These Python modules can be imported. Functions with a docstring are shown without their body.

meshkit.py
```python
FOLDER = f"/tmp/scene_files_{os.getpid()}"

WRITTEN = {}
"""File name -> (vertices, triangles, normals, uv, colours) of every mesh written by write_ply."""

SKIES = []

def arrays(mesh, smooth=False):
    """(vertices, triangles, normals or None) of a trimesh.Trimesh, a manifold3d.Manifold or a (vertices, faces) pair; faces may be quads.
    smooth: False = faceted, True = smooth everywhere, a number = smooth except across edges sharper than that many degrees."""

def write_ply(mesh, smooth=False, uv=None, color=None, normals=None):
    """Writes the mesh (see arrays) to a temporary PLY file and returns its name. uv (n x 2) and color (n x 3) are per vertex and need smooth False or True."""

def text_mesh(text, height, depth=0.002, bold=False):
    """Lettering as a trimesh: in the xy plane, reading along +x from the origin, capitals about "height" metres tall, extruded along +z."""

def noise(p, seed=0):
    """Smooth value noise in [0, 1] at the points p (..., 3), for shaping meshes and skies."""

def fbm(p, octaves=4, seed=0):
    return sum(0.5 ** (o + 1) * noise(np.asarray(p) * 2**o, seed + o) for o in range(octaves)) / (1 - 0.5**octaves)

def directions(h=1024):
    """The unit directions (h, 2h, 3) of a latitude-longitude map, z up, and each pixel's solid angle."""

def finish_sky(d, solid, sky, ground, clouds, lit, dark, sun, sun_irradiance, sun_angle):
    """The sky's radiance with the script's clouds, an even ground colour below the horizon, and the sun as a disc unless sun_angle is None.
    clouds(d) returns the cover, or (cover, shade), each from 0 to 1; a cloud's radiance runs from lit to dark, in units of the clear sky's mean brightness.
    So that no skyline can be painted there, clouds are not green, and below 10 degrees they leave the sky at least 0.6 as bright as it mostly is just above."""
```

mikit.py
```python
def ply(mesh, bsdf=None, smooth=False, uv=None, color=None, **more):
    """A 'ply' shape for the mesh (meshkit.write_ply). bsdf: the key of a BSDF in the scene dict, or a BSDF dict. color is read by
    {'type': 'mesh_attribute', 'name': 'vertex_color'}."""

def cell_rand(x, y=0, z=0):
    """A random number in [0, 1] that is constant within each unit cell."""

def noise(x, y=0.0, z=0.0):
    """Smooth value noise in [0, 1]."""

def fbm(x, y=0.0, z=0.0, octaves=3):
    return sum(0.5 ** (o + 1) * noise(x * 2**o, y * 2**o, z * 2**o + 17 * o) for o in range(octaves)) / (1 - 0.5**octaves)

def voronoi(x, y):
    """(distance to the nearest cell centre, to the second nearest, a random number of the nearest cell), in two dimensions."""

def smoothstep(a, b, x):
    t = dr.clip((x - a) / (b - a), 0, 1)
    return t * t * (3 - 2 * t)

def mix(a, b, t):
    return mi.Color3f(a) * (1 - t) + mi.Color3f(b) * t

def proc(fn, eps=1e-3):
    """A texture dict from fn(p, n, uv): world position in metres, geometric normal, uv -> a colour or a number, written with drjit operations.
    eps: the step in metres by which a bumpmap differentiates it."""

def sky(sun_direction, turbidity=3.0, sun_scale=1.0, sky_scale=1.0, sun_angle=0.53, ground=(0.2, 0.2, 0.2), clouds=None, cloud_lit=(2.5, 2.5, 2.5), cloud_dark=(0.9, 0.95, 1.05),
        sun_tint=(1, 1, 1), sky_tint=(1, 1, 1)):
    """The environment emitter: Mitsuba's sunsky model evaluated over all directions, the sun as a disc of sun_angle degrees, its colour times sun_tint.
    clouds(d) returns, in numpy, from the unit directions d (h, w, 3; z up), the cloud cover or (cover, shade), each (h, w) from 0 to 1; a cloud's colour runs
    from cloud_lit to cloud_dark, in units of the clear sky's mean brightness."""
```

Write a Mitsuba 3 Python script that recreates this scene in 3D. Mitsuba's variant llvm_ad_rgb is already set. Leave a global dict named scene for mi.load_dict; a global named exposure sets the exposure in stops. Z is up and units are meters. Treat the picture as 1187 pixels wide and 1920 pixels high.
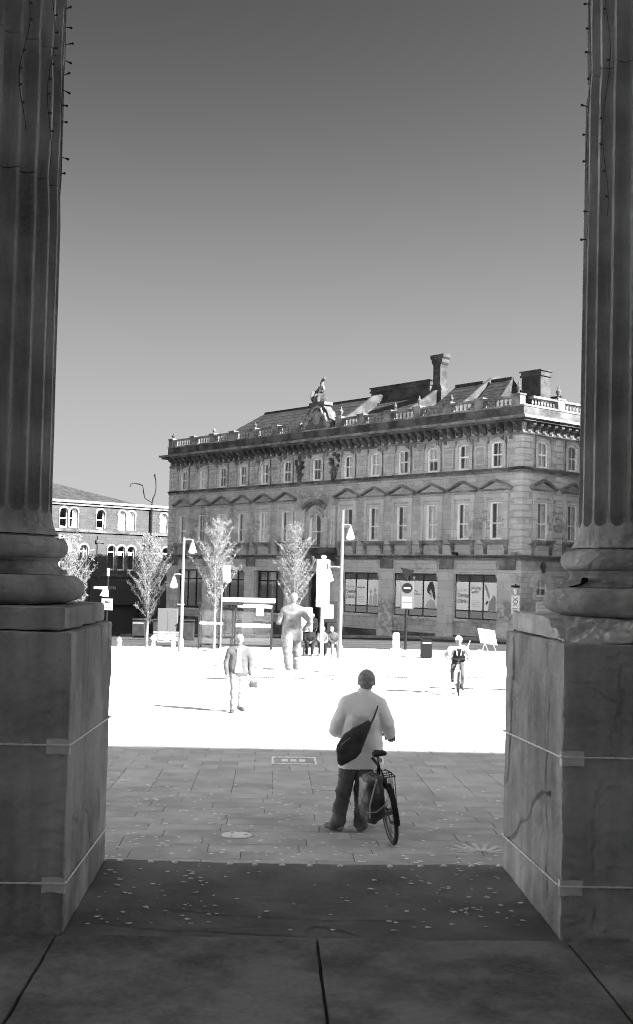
import math, random, numpy as np, trimesh, manifold3d as m3
import mitsuba as mi, drjit as dr, mikit, meshkit
from mikit import noise, fbm, cell_rand, smoothstep, mix, proc, voronoi
T4 = mi.ScalarTransform4f
rng = np.random.default_rng(7)
scene, labels = {}, {}

# ---------------------------------------------------------------- camera, sky, exposure
YAW, PITCH, ROLL, FPX = .0364, .0554, .0237, 2214.563
fw = np.array([math.sin(YAW)*math.cos(PITCH), math.cos(YAW)*math.cos(PITCH), math.sin(PITCH)])
r0 = np.array([math.cos(YAW), -math.sin(YAW), 0.0]); u0 = np.cross(r0, fw)
upv = u0*math.cos(ROLL) - r0*math.sin(ROLL)
scene['camera'] = {'type': 'perspective', 'fov': math.degrees(2*math.atan(593.5/FPX)), 'fov_axis': 'x',
                   'near_clip': 0.05, 'far_clip': 3000.0,
                   'to_world': T4().look_at(origin=[0, 0, 0], target=fw.tolist(), up=upv.tolist())}
exposure = 5.18
SUN_E = math.radians(33.6)
SUN = (.804*math.cos(SUN_E), -.595*math.cos(SUN_E), math.sin(SUN_E))
def dusk_grey(d):
    e = np.degrees(np.arcsin(np.clip(d[..., 2], 0, 1)))
    chi = np.arccos(np.clip(d @ np.array(SUN), -1, 1))
    L = np.exp(-(e/17.0)**2) + 8.0*np.exp(-2.5*chi)        # a deep clear sky, paler towards the horizon and round the sun (behind the camera)
    return np.ones_like(e), 1 - np.clip(L/10.0, 0, 1)
scene['sky'] = mikit.sky(SUN, turbidity=3.0, clouds=dusk_grey, cloud_lit=(1.95,)*3, cloud_dark=(.0,)*3,
                         sun_tint=(.50, .63, .91), sky_tint=(.97, 1.0, 1.03), sun_angle=.9, ground=(.2, .2, .2))

# ---------------------------------------------------------------- helpers
def K(parent, name):
    base = (parent + '__' if parent else '') + name
    k, i = base, 0
    while k in scene or k in labels or k in used:
        i += 1; k = f'{base}_{i:03d}'
    used.add(k)
    return k
used = set()
def tw(M):
    return T4(np.asarray(M, float).tolist())
def add(parent, name, mesh, mat, M=None, smooth=False, label=None, cat=None, group=None, kind=None):
    """mesh: (V,F) / Trimesh / Manifold, or a ply dict to be shared"""
    k = K(parent, name)
    d = dict(mesh) if isinstance(mesh, dict) else mikit.ply(mesh, mat, smooth=smooth)
    if isinstance(mesh, dict) and mat: d['bsdf'] = {'type': 'ref', 'id': mat}
    if M is not None: d['to_world'] = tw(M)
    scene[k] = d
    tag(k, label, cat, group, kind)
    return k
def tag(k, label=None, cat=None, group=None, kind=None):
    t = {}
    if label: t['label'] = label
    if cat: t['category'] = cat
    if group: t['group'] = group
    if kind: t['kind'] = kind
    if t: labels[k] = t
def thing(name, label, cat, group=None):
    k = K(None, name); tag(k, label, cat, group); return k
def ply(mesh, mat, smooth=False):
    return mikit.ply(mesh, mat, smooth=smooth)
def frame(ex, ey, ez, o):
    M = np.eye(4); M[:3, 0], M[:3, 1], M[:3, 2], M[:3, 3] = ex, ey, ez, o
    return M
def trans(x, y, z):
    M = np.eye(4); M[:3, 3] = (x, y, z); return M
def rotz(a):
    M = np.eye(4); c, s = math.cos(a), math.sin(a); M[:2, :2] = [[c, -s], [s, c]]; return M
def rotx(a):
    M = np.eye(4); c, s = math.cos(a), math.sin(a); M[1:3, 1:3] = [[c, -s], [s, c]]; return M
def roty(a):
    M = np.eye(4); c, s = math.cos(a), math.sin(a); M[0, 0], M[0, 2], M[2, 0], M[2, 2] = c, s, -s, c; return M
BF = np.array([[0,2,1],[1,2,3],[4,5,6],[5,7,6],[0,1,4],[1,5,4],[2,6,3],[3,6,7],[0,4,2],[2,4,6],[1,3,5],[3,7,5]])
class MB:
    def __init__(s): s.v, s.f, s.n = [], [], 0
    def put(s, V, F, M=None):
        V = np.asarray(V, float)
        if M is not None: V = V @ M[:3, :3].T + M[:3, 3]
        s.v.append(V); s.f.append(np.asarray(F)+s.n); s.n += len(V); return s
    def box(s, x0, x1, y0, y1, z0, z1, M=None):
        V = np.array([[x, y, z] for z in (z0, z1) for y in (y0, y1) for x in (x0, x1)], float)
        return s.put(V, BF, M)
    def quad(s, a, b, c, d):
        return s.put([a, b, c, d], [[0, 1, 2], [0, 2, 3]])
    def extr(s, poly, a, b, axis='x', M=None):
        """convex-or-not polygon in the other two axes (ccw seen from +axis), extruded a..b"""
        from shapely.geometry import Polygon
        P = np.array(poly, float)
        m = trimesh.creation.extrude_polygon(Polygon(P), b-a, engine='earcut')
        V = np.array(m.vertices); V[:, 2] += a
        if axis == 'x': V = V[:, [2, 0, 1]]
        elif axis == 'y': V = np.stack([V[:, 0], V[:, 2], V[:, 1]], 1)
        F = np.array(m.faces)
        if axis == 'y': F = F[:, ::-1]
        return s.put(V, F, M)
    def lathe(s, prof, n=16, c=(0, 0, 0), a0=0.0, cap=True):
        prof = np.array(prof, float); m = len(prof); t = a0+np.arange(n)*2*np.pi/n
        V = np.stack([np.outer(prof[:, 0], np.cos(t)), np.outer(prof[:, 0], np.sin(t)), np.repeat(prof[:, 1:2], n, 1)], -1).reshape(-1, 3)+np.array(c)
        F = []
        for i in range(m-1):
            for j in range(n):
                a, b, c2, d = i*n+j, i*n+(j+1) % n, (i+1)*n+(j+1) % n, (i+1)*n+j
                F += [[a, b, c2], [a, c2, d]]
        V = list(V)
        if cap:
            for i, fl in ((0, True), (m-1, False)):
                q = len(V); V.append(np.array([0, 0, prof[i, 1]])+np.array(c))
                for j in range(n):
                    a, b = i*n+j, i*n+(j+1) % n
                    F.append([q, b, a] if fl else [q, a, b])
        return s.put(V, F)
    def tube(s, pts, r, n=8, cap=True):
        P = np.array(pts, float); R = np.broadcast_to(np.asarray(r, float), (len(P),))
        tg = np.gradient(P, axis=0); tg /= np.linalg.norm(tg, axis=1, keepdims=True)
        up = np.array([0, 0, 1.]) if abs(tg[0, 2]) < .9 else np.array([1., 0, 0])
        V, F = [], []
        x = np.cross(tg[0], up); x /= np.linalg.norm(x)
        for i in range(len(P)):
            x = x - tg[i]*(x @ tg[i]); x /= np.linalg.norm(x); y = np.cross(tg[i], x)
            for j in range(n):
                a = 2*np.pi*j/n; V.append(P[i]+R[i]*(x*math.cos(a)+y*math.sin(a)))
        for i in range(len(P)-1):
            for j in range(n):
                a, b = i*n+j, i*n+(j+1) % n
                F += [[a, b, b+n], [a, b+n, a+n]]
        if cap:
            for i, fl in ((0, 1), (len(P)-1, 0)):
                q = len(V); V.append(P[i])
                for j in range(n):
                    a, b = i*n+j, i*n+(j+1) % n
                    F.append([q, b, a] if fl else [q, a, b])
        return s.put(V, F)
    def ell(s, c, r, sub=2, M=None):
        m = trimesh.creation.icosphere(subdivisions=sub)
        return s.put(np.array(m.vertices)*np.array(r)+np.array(c), m.faces, M)
    def mesh(s):
        return np.vstack(s.v), np.vstack(s.f)
def cbox(x0, x1, y0, y1, z0, z1, c):
    """box with chamfered edges, 44 triangles"""
    P = []
    for x, sx in ((x0, 1), (x1, -1)):
        for y, sy in ((y0, 1), (y1, -1)):
            for z, sz in ((z0, 1), (z1, -1)):
                P += [[x, y+sy*c, z+sz*c], [x+sx*c, y, z+sz*c], [x+sx*c, y+sy*c, z]]
    m = trimesh.convex.convex_hull(np.array(P)); return np.array(m.vertices), np.array(m.faces)
def xf(mesh, M):
    V, F = mesh; return V @ M[:3, :3].T + M[:3, 3], F

# ---------------------------------------------------------------- ground height
C = np.array([16.4395, 77.5818]); TH = .9022
TF = np.array([-math.cos(TH), math.sin(TH)]); NF = np.array([-math.sin(TH), -math.cos(TH)])   # facade: along, outward
TR = np.array([math.sin(TH), math.cos(TH)]); NR = np.array([math.cos(TH), -math.sin(TH)])      # side street face
def G(x, y):
    x = np.asarray(x, float); y = np.asarray(y, float)
    uu = np.minimum((x-C[0])*TF[0]+(y-C[1])*TF[1], 70)
    s = np.log1p(np.exp((uu-2)/4))*4
    e = np.where(y < 50, y, 50+(1-np.exp(-(np.maximum(y, 50)-50)/6.))*6)
    return -2.585-.0187*e-.048*s
M_front = frame([*TF, 0], [*NF, 0], [0, 0, 1], [*C, 0])
M_side = frame([*-TR, 0], [*NR, 0], [0, 0, 1], [*C, 0])      # local u runs from 0 to negative along the side street

# ---------------------------------------------------------------- materials (all neutral grey: the photograph is black and white)
def g3(x): return {'type': 'rgb', 'value': [x, x, x]}
def P(base, rough=.7, spec=.35, metal=0.0, **k):
    return {'type': 'twosided', 'bsdf': {'type': 'principled', 'base_color': base if isinstance(base, dict) else g3(base), 'roughness': rough, 'specular': spec, 'metallic': metal, **k}}
def bump(tex, scale, **k):
    b = P(**k)['bsdf']
    return {'type': 'twosided', 'bsdf': {'type': 'bumpmap', 'arbitrary': tex, 'scale': scale, 'bsdf': b}}
def grey(v): return mi.Color3f(v, v, v)
def mottled(lo, hi, sc=3.0, fine=40.0, streak=0.0):
    def f(p, n, uv):
        a = fbm(p.x*sc, p.y*sc, p.z*sc, 4)
        b = noise(p.x*fine, p.y*fine, p.z*fine)
        v = .75*smoothstep(.25, .75, a)+.25*b
        if streak: v = v*(1-streak) + streak*fbm((p.x+p.y)*11, (p.x-p.y)*11, p.z*.7, 3)
        return grey(lo+(hi-lo)*v)
    return proc(f)
def grain(sc):
    return proc(lambda p, n, uv: fbm(p.x*sc, p.y*sc, p.z*sc, 3), eps=.004)
scene['portico_stone'] = bump(grain(34), .022, base=mottled(.11, .58, 3.2, 70, .45), rough=.85, spec=.2)
scene['portico_stone_b'] = bump(grain(34), .022, base=mottled(.10, .48, 4.0, 60, .25), rough=.85, spec=.2)
scene['broken_stone'] = bump(grain(22), .03, base=mottled(.42, .68, 9, 60), rough=.9, spec=.1)
scene['slab_a'] = bump(grain(45), .004, base=mottled(.31, .46, 2.5, 55), rough=.7, spec=.3)
scene['slab_b'] = bump(grain(45), .004, base=mottled(.28, .42, 3.5, 45), rough=.7, spec=.3)
scene['slab_c'] = bump(grain(45), .004, base=mottled(.33, .48, 3.0, 50), rough=.7, spec=.3)
scene['flag_floor'] = bump(grain(25), .008, base=mottled(.09, .30, 3.6, 60), rough=.75, spec=.3)
scene['flag_dark'] = bump(grain(25), .008, base=mottled(.10, .21, 3.2, 50), rough=.6, spec=.3)
def plaza_fn(p, n, uv):
    row = dr.floor(p.y/.45); x = p.x/.6+cell_rand(row, 7)*3
    col = dr.floor(x)
    j = dr.minimum(dr.minimum(p.y/.45-row, 1-(p.y/.45-row))*.45, dr.minimum(x-col, 1-(x-col))*.6)
    v = .27+.11*cell_rand(col, row, 3)+.10*fbm(p.x*2, p.y*2, 0.0, 3)
    return grey(dr.select(j < .006, .14, v))
scene['plaza_paving'] = P(proc(plaza_fn), .8, .3)
scene['joint_dirt'] = P(mottled(.09, .17, 8, 60), .95, .1)
scene['asphalt'] = bump(grain(60), .006, base=mottled(.025, .045, .8, 60), rough=.9, spec=.2)
scene['pavement_stone'] = P(mottled(.16, .26, 1.5, 20), .85, .2)
scene['kerb_stone'] = P(mottled(.2, .32, 3, 30), .85, .2)
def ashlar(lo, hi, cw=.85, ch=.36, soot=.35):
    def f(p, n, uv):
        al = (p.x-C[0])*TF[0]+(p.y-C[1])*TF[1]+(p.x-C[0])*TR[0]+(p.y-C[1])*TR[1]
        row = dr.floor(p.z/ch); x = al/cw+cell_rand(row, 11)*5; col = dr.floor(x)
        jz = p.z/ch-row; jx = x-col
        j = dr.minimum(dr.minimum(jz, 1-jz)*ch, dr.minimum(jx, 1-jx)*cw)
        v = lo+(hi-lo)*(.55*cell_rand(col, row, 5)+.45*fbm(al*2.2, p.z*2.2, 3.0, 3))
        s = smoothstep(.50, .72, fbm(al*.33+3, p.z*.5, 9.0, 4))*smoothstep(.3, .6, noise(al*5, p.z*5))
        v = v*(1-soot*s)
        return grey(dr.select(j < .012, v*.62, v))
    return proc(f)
scene['facade_stone'] = P(ashlar(.31, .53), .9, .15)
scene['facade_dressed'] = P(ashlar(.42, .60, 1.4, .6, .4), .9, .15)
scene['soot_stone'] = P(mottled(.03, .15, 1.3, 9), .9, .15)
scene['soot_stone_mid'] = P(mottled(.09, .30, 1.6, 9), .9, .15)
scene['slate'] = P(mottled(.02, .045, 3, 20), .7, .3)
scene['carved_stone'] = bump(grain(6), .05, base=mottled(.10, .32, 3, 20), rough=.9, spec=.1)
scene['white_paint'] = P(.84, .45, .4)
scene['grey_paint'] = P(.35, .5, .4)
scene['white_poster'] = P(.84, .5, .4)
scene['print_dark'] = P(.05, .6, .3)
scene['print_mid'] = P(.3, .6, .3)
scene['print_light'] = P(.5, .6, .3)
scene['curtain'] = P(mottled(.42, .66, 3, 14), .9, .1)
scene['room_plaster'] = P(.35, .9, .1)
scene['pane_glass'] = {'type': 'thindielectric', 'int_ior': 1.5}
scene['black_metal'] = P(.008, .5, .25)
scene['dark_frame'] = P(.02, .5, .35)
scene['lamp_metal'] = P(.2, .4, .5)
scene['sign_grey'] = P(.10, .5, .35)
scene['plate_grey'] = P(.22, .5, .35)
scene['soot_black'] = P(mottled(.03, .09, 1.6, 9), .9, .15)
scene['steel'] = P(.5, .3, .5, 1.0)
scene['kiosk_dark'] = P(mottled(.012, .03, 3, 20), .6, .3)
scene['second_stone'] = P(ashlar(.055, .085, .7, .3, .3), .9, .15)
scene['station_stone'] = P(ashlar(.26, .40, 1.2, .5, .3), .9, .15)

# ---------------------------------------------------------------- the setting: ground sheets
def sheet(xs, ys, dz, keep=None):
    X, Y = np.meshgrid(xs, ys, indexing='ij'); V = np.stack([X, Y, G(X, Y)+dz], -1).reshape(-1, 3)
    n = len(ys); F = []
    for i in range(len(xs)-1):
        for j in range(len(ys)-1):
            a = i*n+j; F += [[a, a+n, a+n+1], [a, a+n+1, a+1]]
    return V, np.array(F)
add(None, 'street', sheet(np.r_[-900, -400, -200, np.arange(-120, 121, 6), 200, 400, 900], np.r_[-60, -20, np.arange(0, 160, 4), 200, 300, 500, 900], -.13), 'asphalt', smooth=True,
    label='dark asphalt street running past the long stone building', kind='structure')
PY1 = 61.6
V, F = sheet(np.r_[-60, -40, np.arange(-26, 40, 3), 60], np.r_[7.0, np.arange(9, 61, 2), PY1], -.012)
mb = MB(); mb.put(V, F)
add(None, 'plaza', mb.mesh(), 'plaza_paving', smooth=True, label='wide pale paved town square in full sun', kind='structure')
def kerb_run(a, b, w, zoff, side, name_parent, n, mat='kerb_stone'):
    """n kerb stones from a to b (2D), top at G+zoff"""
    a, b = np.array(a, float), np.array(b, float); d = (b-a)/n; L = np.linalg.norm(d); t = d/L; nn = np.array([-t[1], t[0]])*side
    box = ply(cbox(.004, L-.004, 0, w, -.3, 0, .012), mat)
    for i in range(n):
        p = a+d*i; q = p+d
        z0, z1 = float(G(*p)), float(G(*q)); ex = np.array([*(t*L), z1-z0])/L
        M = frame(ex, [*nn, 0], [0, 0, 1], [p[0], p[1], z0+zoff])
        add(name_parent, 'kerbstone', box, None, M)
kerb_run((-30, PY1+.15), (36, PY1+.15), .15, .004, -1, 'plaza', 66)
# pavement along the building
def pave_strip(u0_, u1_, v0, v1, M, dz, n=24):
    mb = MB(); V = []
    for i in range(n+1):
        for v in (v0, v1):
            u = u0_+(u1_-u0_)*i/n; p = M[:2, 0]*u+M[:2, 1]*v+M[:2, 3]; V.append([p[0], p[1], float(G(*p))+dz])
    F = []
    for i in range(n):
        a = 2*i; F += [[a, a+2, a+3], [a, a+3, a+1]]
    return mb.put(V, F).mesh()
def side_skirt(u0_, u1_, v, M, dz0, dz1, n=24):
    V = []; F = []
    for i in range(n+1):
        u = u0_+(u1_-u0_)*i/n; p = M[:2, 0]*u+M[:2, 1]*v+M[:2, 3]
        for dz in (dz0, dz1): V.append([p[0], p[1], float(G(*p))+dz])
    for i in range(n):
        a = 2*i; F += [[a, a+2, a+3], [a, a+3, a+1]]
    return np.array(V), np.array(F)
mb = MB(); mb.put(*pave_strip(-2.6, 46, -.2, 2.6, M_front, 0.0)); mb.put(*side_skirt(-2.6, 46, 2.6, M_front, -.2, 0.0))
mb.put(*pave_strip(-30, 2.6, -.2, 2.6, M_side, 0.002)); mb.put(*side_skirt(-30, 2.6, 2.6, M_side, -.2, 0.002))
add(None, 'pavement', mb.mesh(), 'pavement_stone', label='grey pavement along the foot of the long stone building', kind='structure')

# paving slabs of the near square, each its own piece; those out of sight joined
def slab_rows():
    near, rest = [], []
    y = 8.6
    r = 0
    while y < 27:
        if y < 15.55: d, L, gap = .362, .98, .008
        else: d, L, gap = .436, .545, .008
        if abs(y-15.6) < .1 and y > 15.4: y = 15.66
        x = -13 + (rng.random()*L if y < 15.55 else 0)
        if y >= 15.55: x = -13 + (.27 if r % 2 and y > 18 else 0)
        while x < 15:
            w = L*(.75+.5*rng.random()) if y < 15.55 else L
            vis = (11.2 < y < 20.9) and (x+w > -.137*(y+d)-.15) and (x < .2065*(y+d)+.15)
            (near if vis else rest).append((x+gap/2, x+w-gap/2, y+gap/2, y+d-gap/2))
            x += w
        y += d; r += 1
    return near, rest
near, rest = slab_rows()
def slab_mesh(x0, x1, y0, y1, dz, c=.006):
    V, F = cbox(x0, x1, y0, y1, -.05, 0.0, c)
    V = V.copy(); V[:, 2] += G(V[:, 0], V[:, 1])+dz
    return V, F
for i, s in enumerate(near):
    add('plaza', 'paving_slab', slab_mesh(*s, .004+.004*rng.random()), ('slab_a', 'slab_b', 'slab_c')[rng.integers(3)])
mb = MB()
for s in rest: mb.put(*slab_mesh(*s, .004+.003*rng.random()))
add('plaza', 'outer_paving', mb.mesh(), 'slab_a', kind='stuff')
add('plaza', 'paving_bed', sheet(np.r_[-14, np.arange(-12, 16, 2)], np.r_[np.arange(7, 28, 1.5)], -.006), 'joint_dirt', smooth=True)
# ---------------------------------------------------------------- portico: columns on plinths, floor, steps, the station block behind
FZ = -1.6
def rough_block(lo, hi, res, seed, r0=.008, r1=.03, amp=.004, cracks=(), dents=(), post=None, faces='xXyYzZ'):
    """stone block with worn rounded arrises; cracks: (axis, side, [(a,b)...], width, depth) on one face"""
    lo, hi = np.array(lo, float), np.array(hi, float)
    Vs, Fs, n0 = [], [], 0
    for ax in range(3):
        for sd in (0, 1):
            if 'xyz'[ax] not in faces and sd == 0: continue
            if 'XYZ'[ax] not in faces and sd == 1: continue
            a, b = [i for i in range(3) if i != ax]
            na, nb = max(2, int((hi[a]-lo[a])/res)), max(2, int((hi[b]-lo[b])/res))
            A, B = np.meshgrid(np.linspace(lo[a], hi[a], na+1), np.linspace(lo[b], hi[b], nb+1), indexing='ij')
            V = np.zeros((A.size, 3)); V[:, a], V[:, b], V[:, ax] = A.ravel(), B.ravel(), (hi if sd else lo)[ax]
            F = []
            idx = np.arange(A.size).reshape(A.shape)
            q = np.stack([idx[:-1, :-1], idx[1:, :-1], idx[1:, 1:], idx[:-1, 1:]], -1).reshape(-1, 4)
            flip = (ax == 1) ^ (sd == 0)
            if flip: q = q[:, ::-1]
            F = np.vstack([q[:, [0, 1, 2]], q[:, [0, 2, 3]]])
            Q = V.copy()
            for (cax, csd, line, w, dep) in cracks:
                if cax != ax or csd != sd: continue
                L = np.array(line, float); d = np.full(len(V), 9.)
                P2 = V[:, [a, b]]+np.stack([.03*(meshkit.fbm(V*9, 4, seed+5)-.5)*2, .03*(meshkit.fbm(V*9, 4, seed+6)-.5)*2], 1)
                wv = np.clip(meshkit.fbm(V*5, 3, seed+7)*2.2-.35, .15, 1)
                for p, q2 in zip(L[:-1], L[1:]):
                    e = q2-p; t = np.clip(((P2-p)@e)/(e@e), 0, 1); d = np.minimum(d, np.linalg.norm(P2-(p+t[:, None]*e), axis=1))
                Q[:, ax] += (-1 if sd else 1)*dep*np.clip(1-d/(w*(.5+.5*wv)), 0, 1)**.6*wv
            Vs.append(np.stack([V, Q], 1)); Fs.append(F+n0); n0 += len(V)
    VQ = np.vstack(Vs); F = np.vstack(Fs); V, Q = VQ[:, 0], VQ[:, 1]
    r = (r0+(r1-r0)*np.clip(meshkit.fbm(V*7, 4, seed)*2.4-.95, 0, 1)**1.5)[:, None]
    q = np.clip(Q, lo+r, hi-r); d = Q-q; l = np.linalg.norm(d, axis=1, keepdims=True)
    m = (np.abs(d) > 1e-7).sum(1) >= 2
    out = Q.copy(); out[m] = (q+r*d/np.maximum(l, 1e-9))[m]
    nz = np.stack([meshkit.fbm(V*9+i*31, 4, seed+i)-.5 for i in range(3)], 1)
    out += nz*amp*2
    if post is not None: out = post(out, V)
    return out, F
LX, RX, CY0 = (-2.235, -.893), (1.345, 2.687), (5.39, 6.73)
# cracks seen on the two inner faces
KW = 1.7
crackL = [(0, 1, [(6.62, -.30), (6.58, -.36), (6.60, -.42), (6.52, -.53)], .007, .012), (0, 1, [(6.34, -.30), (6.36, -.38), (6.37, -.47)], .006, .01),
          (0, 1, [(5.55, -1.16), (5.75, -1.10), (6.1, -1.02), (6.3, -1.13), (6.45, -1.2), (6.5, -1.32)], .006, .008),
          (0, 1, [(5.6, -1.13), (5.75, -1.2), (5.95, -1.18), (6.1, -1.25), (6.15, -1.35)], .006, .008),
          (1, 0, [(-1.25, -1.2), (-1.22, -1.32), (-1.24, -1.42)], .008, .006)]
crackR = [(0, 0, [(6.53, -.30), (6.49, -.42), (6.50, -.52), (6.56, -.56), (6.54, -.7), (6.57, -.85), (6.60, -1.0), (6.62, -1.1)], .011, .02),
          (0, 0, [(5.62, -1.0), (5.80, -1.03), (5.98, -1.12), (6.08, -1.2), (6.25, -1.26), (6.42, -1.37), (6.6, -1.42)], .009, .018),
          (0, 0, [(5.70, -.3), (5.66, -.6), (5.72, -.9), (5.66, -1.2), (5.67, -1.5)], .006, .008),
          (1, 0, [(1.60, -.32), (1.62, -.55), (1.57, -.65), (1.55, -.9), (1.50, -1.0), (1.49, -1.3), (1.50, -1.55)], .006, .008),
          (1, 0, [(1.60, -.6), (1.565, -.62), (1.52, -.95)], .005, .006)]
pA, pB, pC = np.array([1.37, 5.86, -.165]), np.array([1.99, 5.42, -.165]), np.array([1.52, 5.42, -.272])
bn = np.cross(pB-pA, pC-pA); bn /= np.linalg.norm(bn)
if bn @ np.array([-1, -1, .5]) < 0: bn = -bn
def break_corner(out, V):
    d = (out-pA)@bn
    nz = (meshkit.fbm(V*22, 4, 77)-.5)*.07+(np.abs(meshkit.fbm(V*9, 3, 78)-.5))*.10-.02
    over = d-nz
    m = over > 0
    out = out.copy(); out[m] -= over[m, None]*bn
    return out
FL_N = 24
def shaft(z0, z1, phase, zfl=.292):
    n = FL_N*20; th = np.arange(n)*2*np.pi/n
    zs = [z0]
    if z0 < .3: zs = [z0, .21, .225, .245, .265, .28, *np.linspace(.29, .36, 15), .45, .7, 1.0, 1.4]
    zs = np.array(sorted(set([z for z in zs if z < z1] + list(np.arange(max(z0, 1.8), z1, .25)) + [z1])))
    if len(zs) < 3: zs = np.linspace(z0, z1, 5)
    pitch = 2*np.pi/FL_N
    a = ((th-phase)/pitch) % 1.0-.5                  # 0 at the flute centre; fillet at +-.5
    h = .40
    R0 = lambda z: .425-.006*z+.045*np.exp(-np.maximum(z-.185, 0)/.035)
    V = []
    for z in zs:
        hw = h*pitch*.43
        zz = np.clip((z-(zfl+hw))/hw, -1.2, 0)
        k = np.maximum(0, 1-(a/h)**2-zz**2)**.42
        r = R0(z)-.058*k
        edge = min(z-z0, z1-z)
        chip = .006*np.exp(-edge/.012)+.02*np.exp(-edge/.02)*np.clip(meshkit.noise(np.stack([th*6, th*0, th*0+z0], 1), 3)*2-1.2, 0, 1)
        wear = .004*(meshkit.fbm(np.stack([np.cos(th)*3, np.sin(th)*3, th*0+z*2], 1), 3, 9)-.5)
        r = r-chip+wear
        V.append(np.stack([r*np.cos(th), r*np.sin(th), np.full(n, z)], 1))
    V = np.vstack(V); m = len(zs); F = []
    i = np.arange(m-1)[:, None]*n; j = np.arange(n)[None]; jn = (np.arange(n)+1)[None] % n
    q = np.stack([i+j, i+jn, i+n+jn, i+n+j], -1).reshape(-1, 4)
    F = np.vstack([q[:, [0, 1, 2]], q[:, [0, 2, 3]]])
    V = np.vstack([V, [[0, 0, z0], [0, 0, z1]]]); c0 = len(V)-2
    jj = np.arange(n); F = np.vstack([F, np.stack([np.full(n, c0), (jj+1) % n, jj], 1), np.stack([np.full(n, c0+1), (m-1)*n+jj, (m-1)*n+(jj+1) % n], 1)])
    return V, F
def base_mould(prof, seed, n=120):
    prof = np.array(prof, float)
    # densify
    P_ = [prof[0]]
    for p, q in zip(prof[:-1], prof[1:]):
        k = max(1, int(np.linalg.norm(q-p)/.012)); P_ += [p+(q-p)*(i+1)/k for i in range(k)]
    mb = MB().lathe(P_, n); V, F = mb.mesh()
    nz = meshkit.fbm(V*8, 4, seed)-.5; chip = np.clip(meshkit.fbm(V*4+9, 3, seed+3)*2.6-1.65, 0, 1)
    rr = np.linalg.norm(V[:, :2], axis=1, keepdims=True)
    V = V.copy(); V[:, :2] *= 1+(nz*.012-chip*.05)[:, None]*(rr > .1); V[:, 2] += nz*.004
    return V, F
def arc(rc, zc, rad, a0, a1, k=8):
    return [(rc+rad*math.cos(math.radians(a0+(a1-a0)*i/k)), zc+rad*math.sin(math.radians(a0+(a1-a0)*i/k))) for i in range(k+1)]
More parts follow.
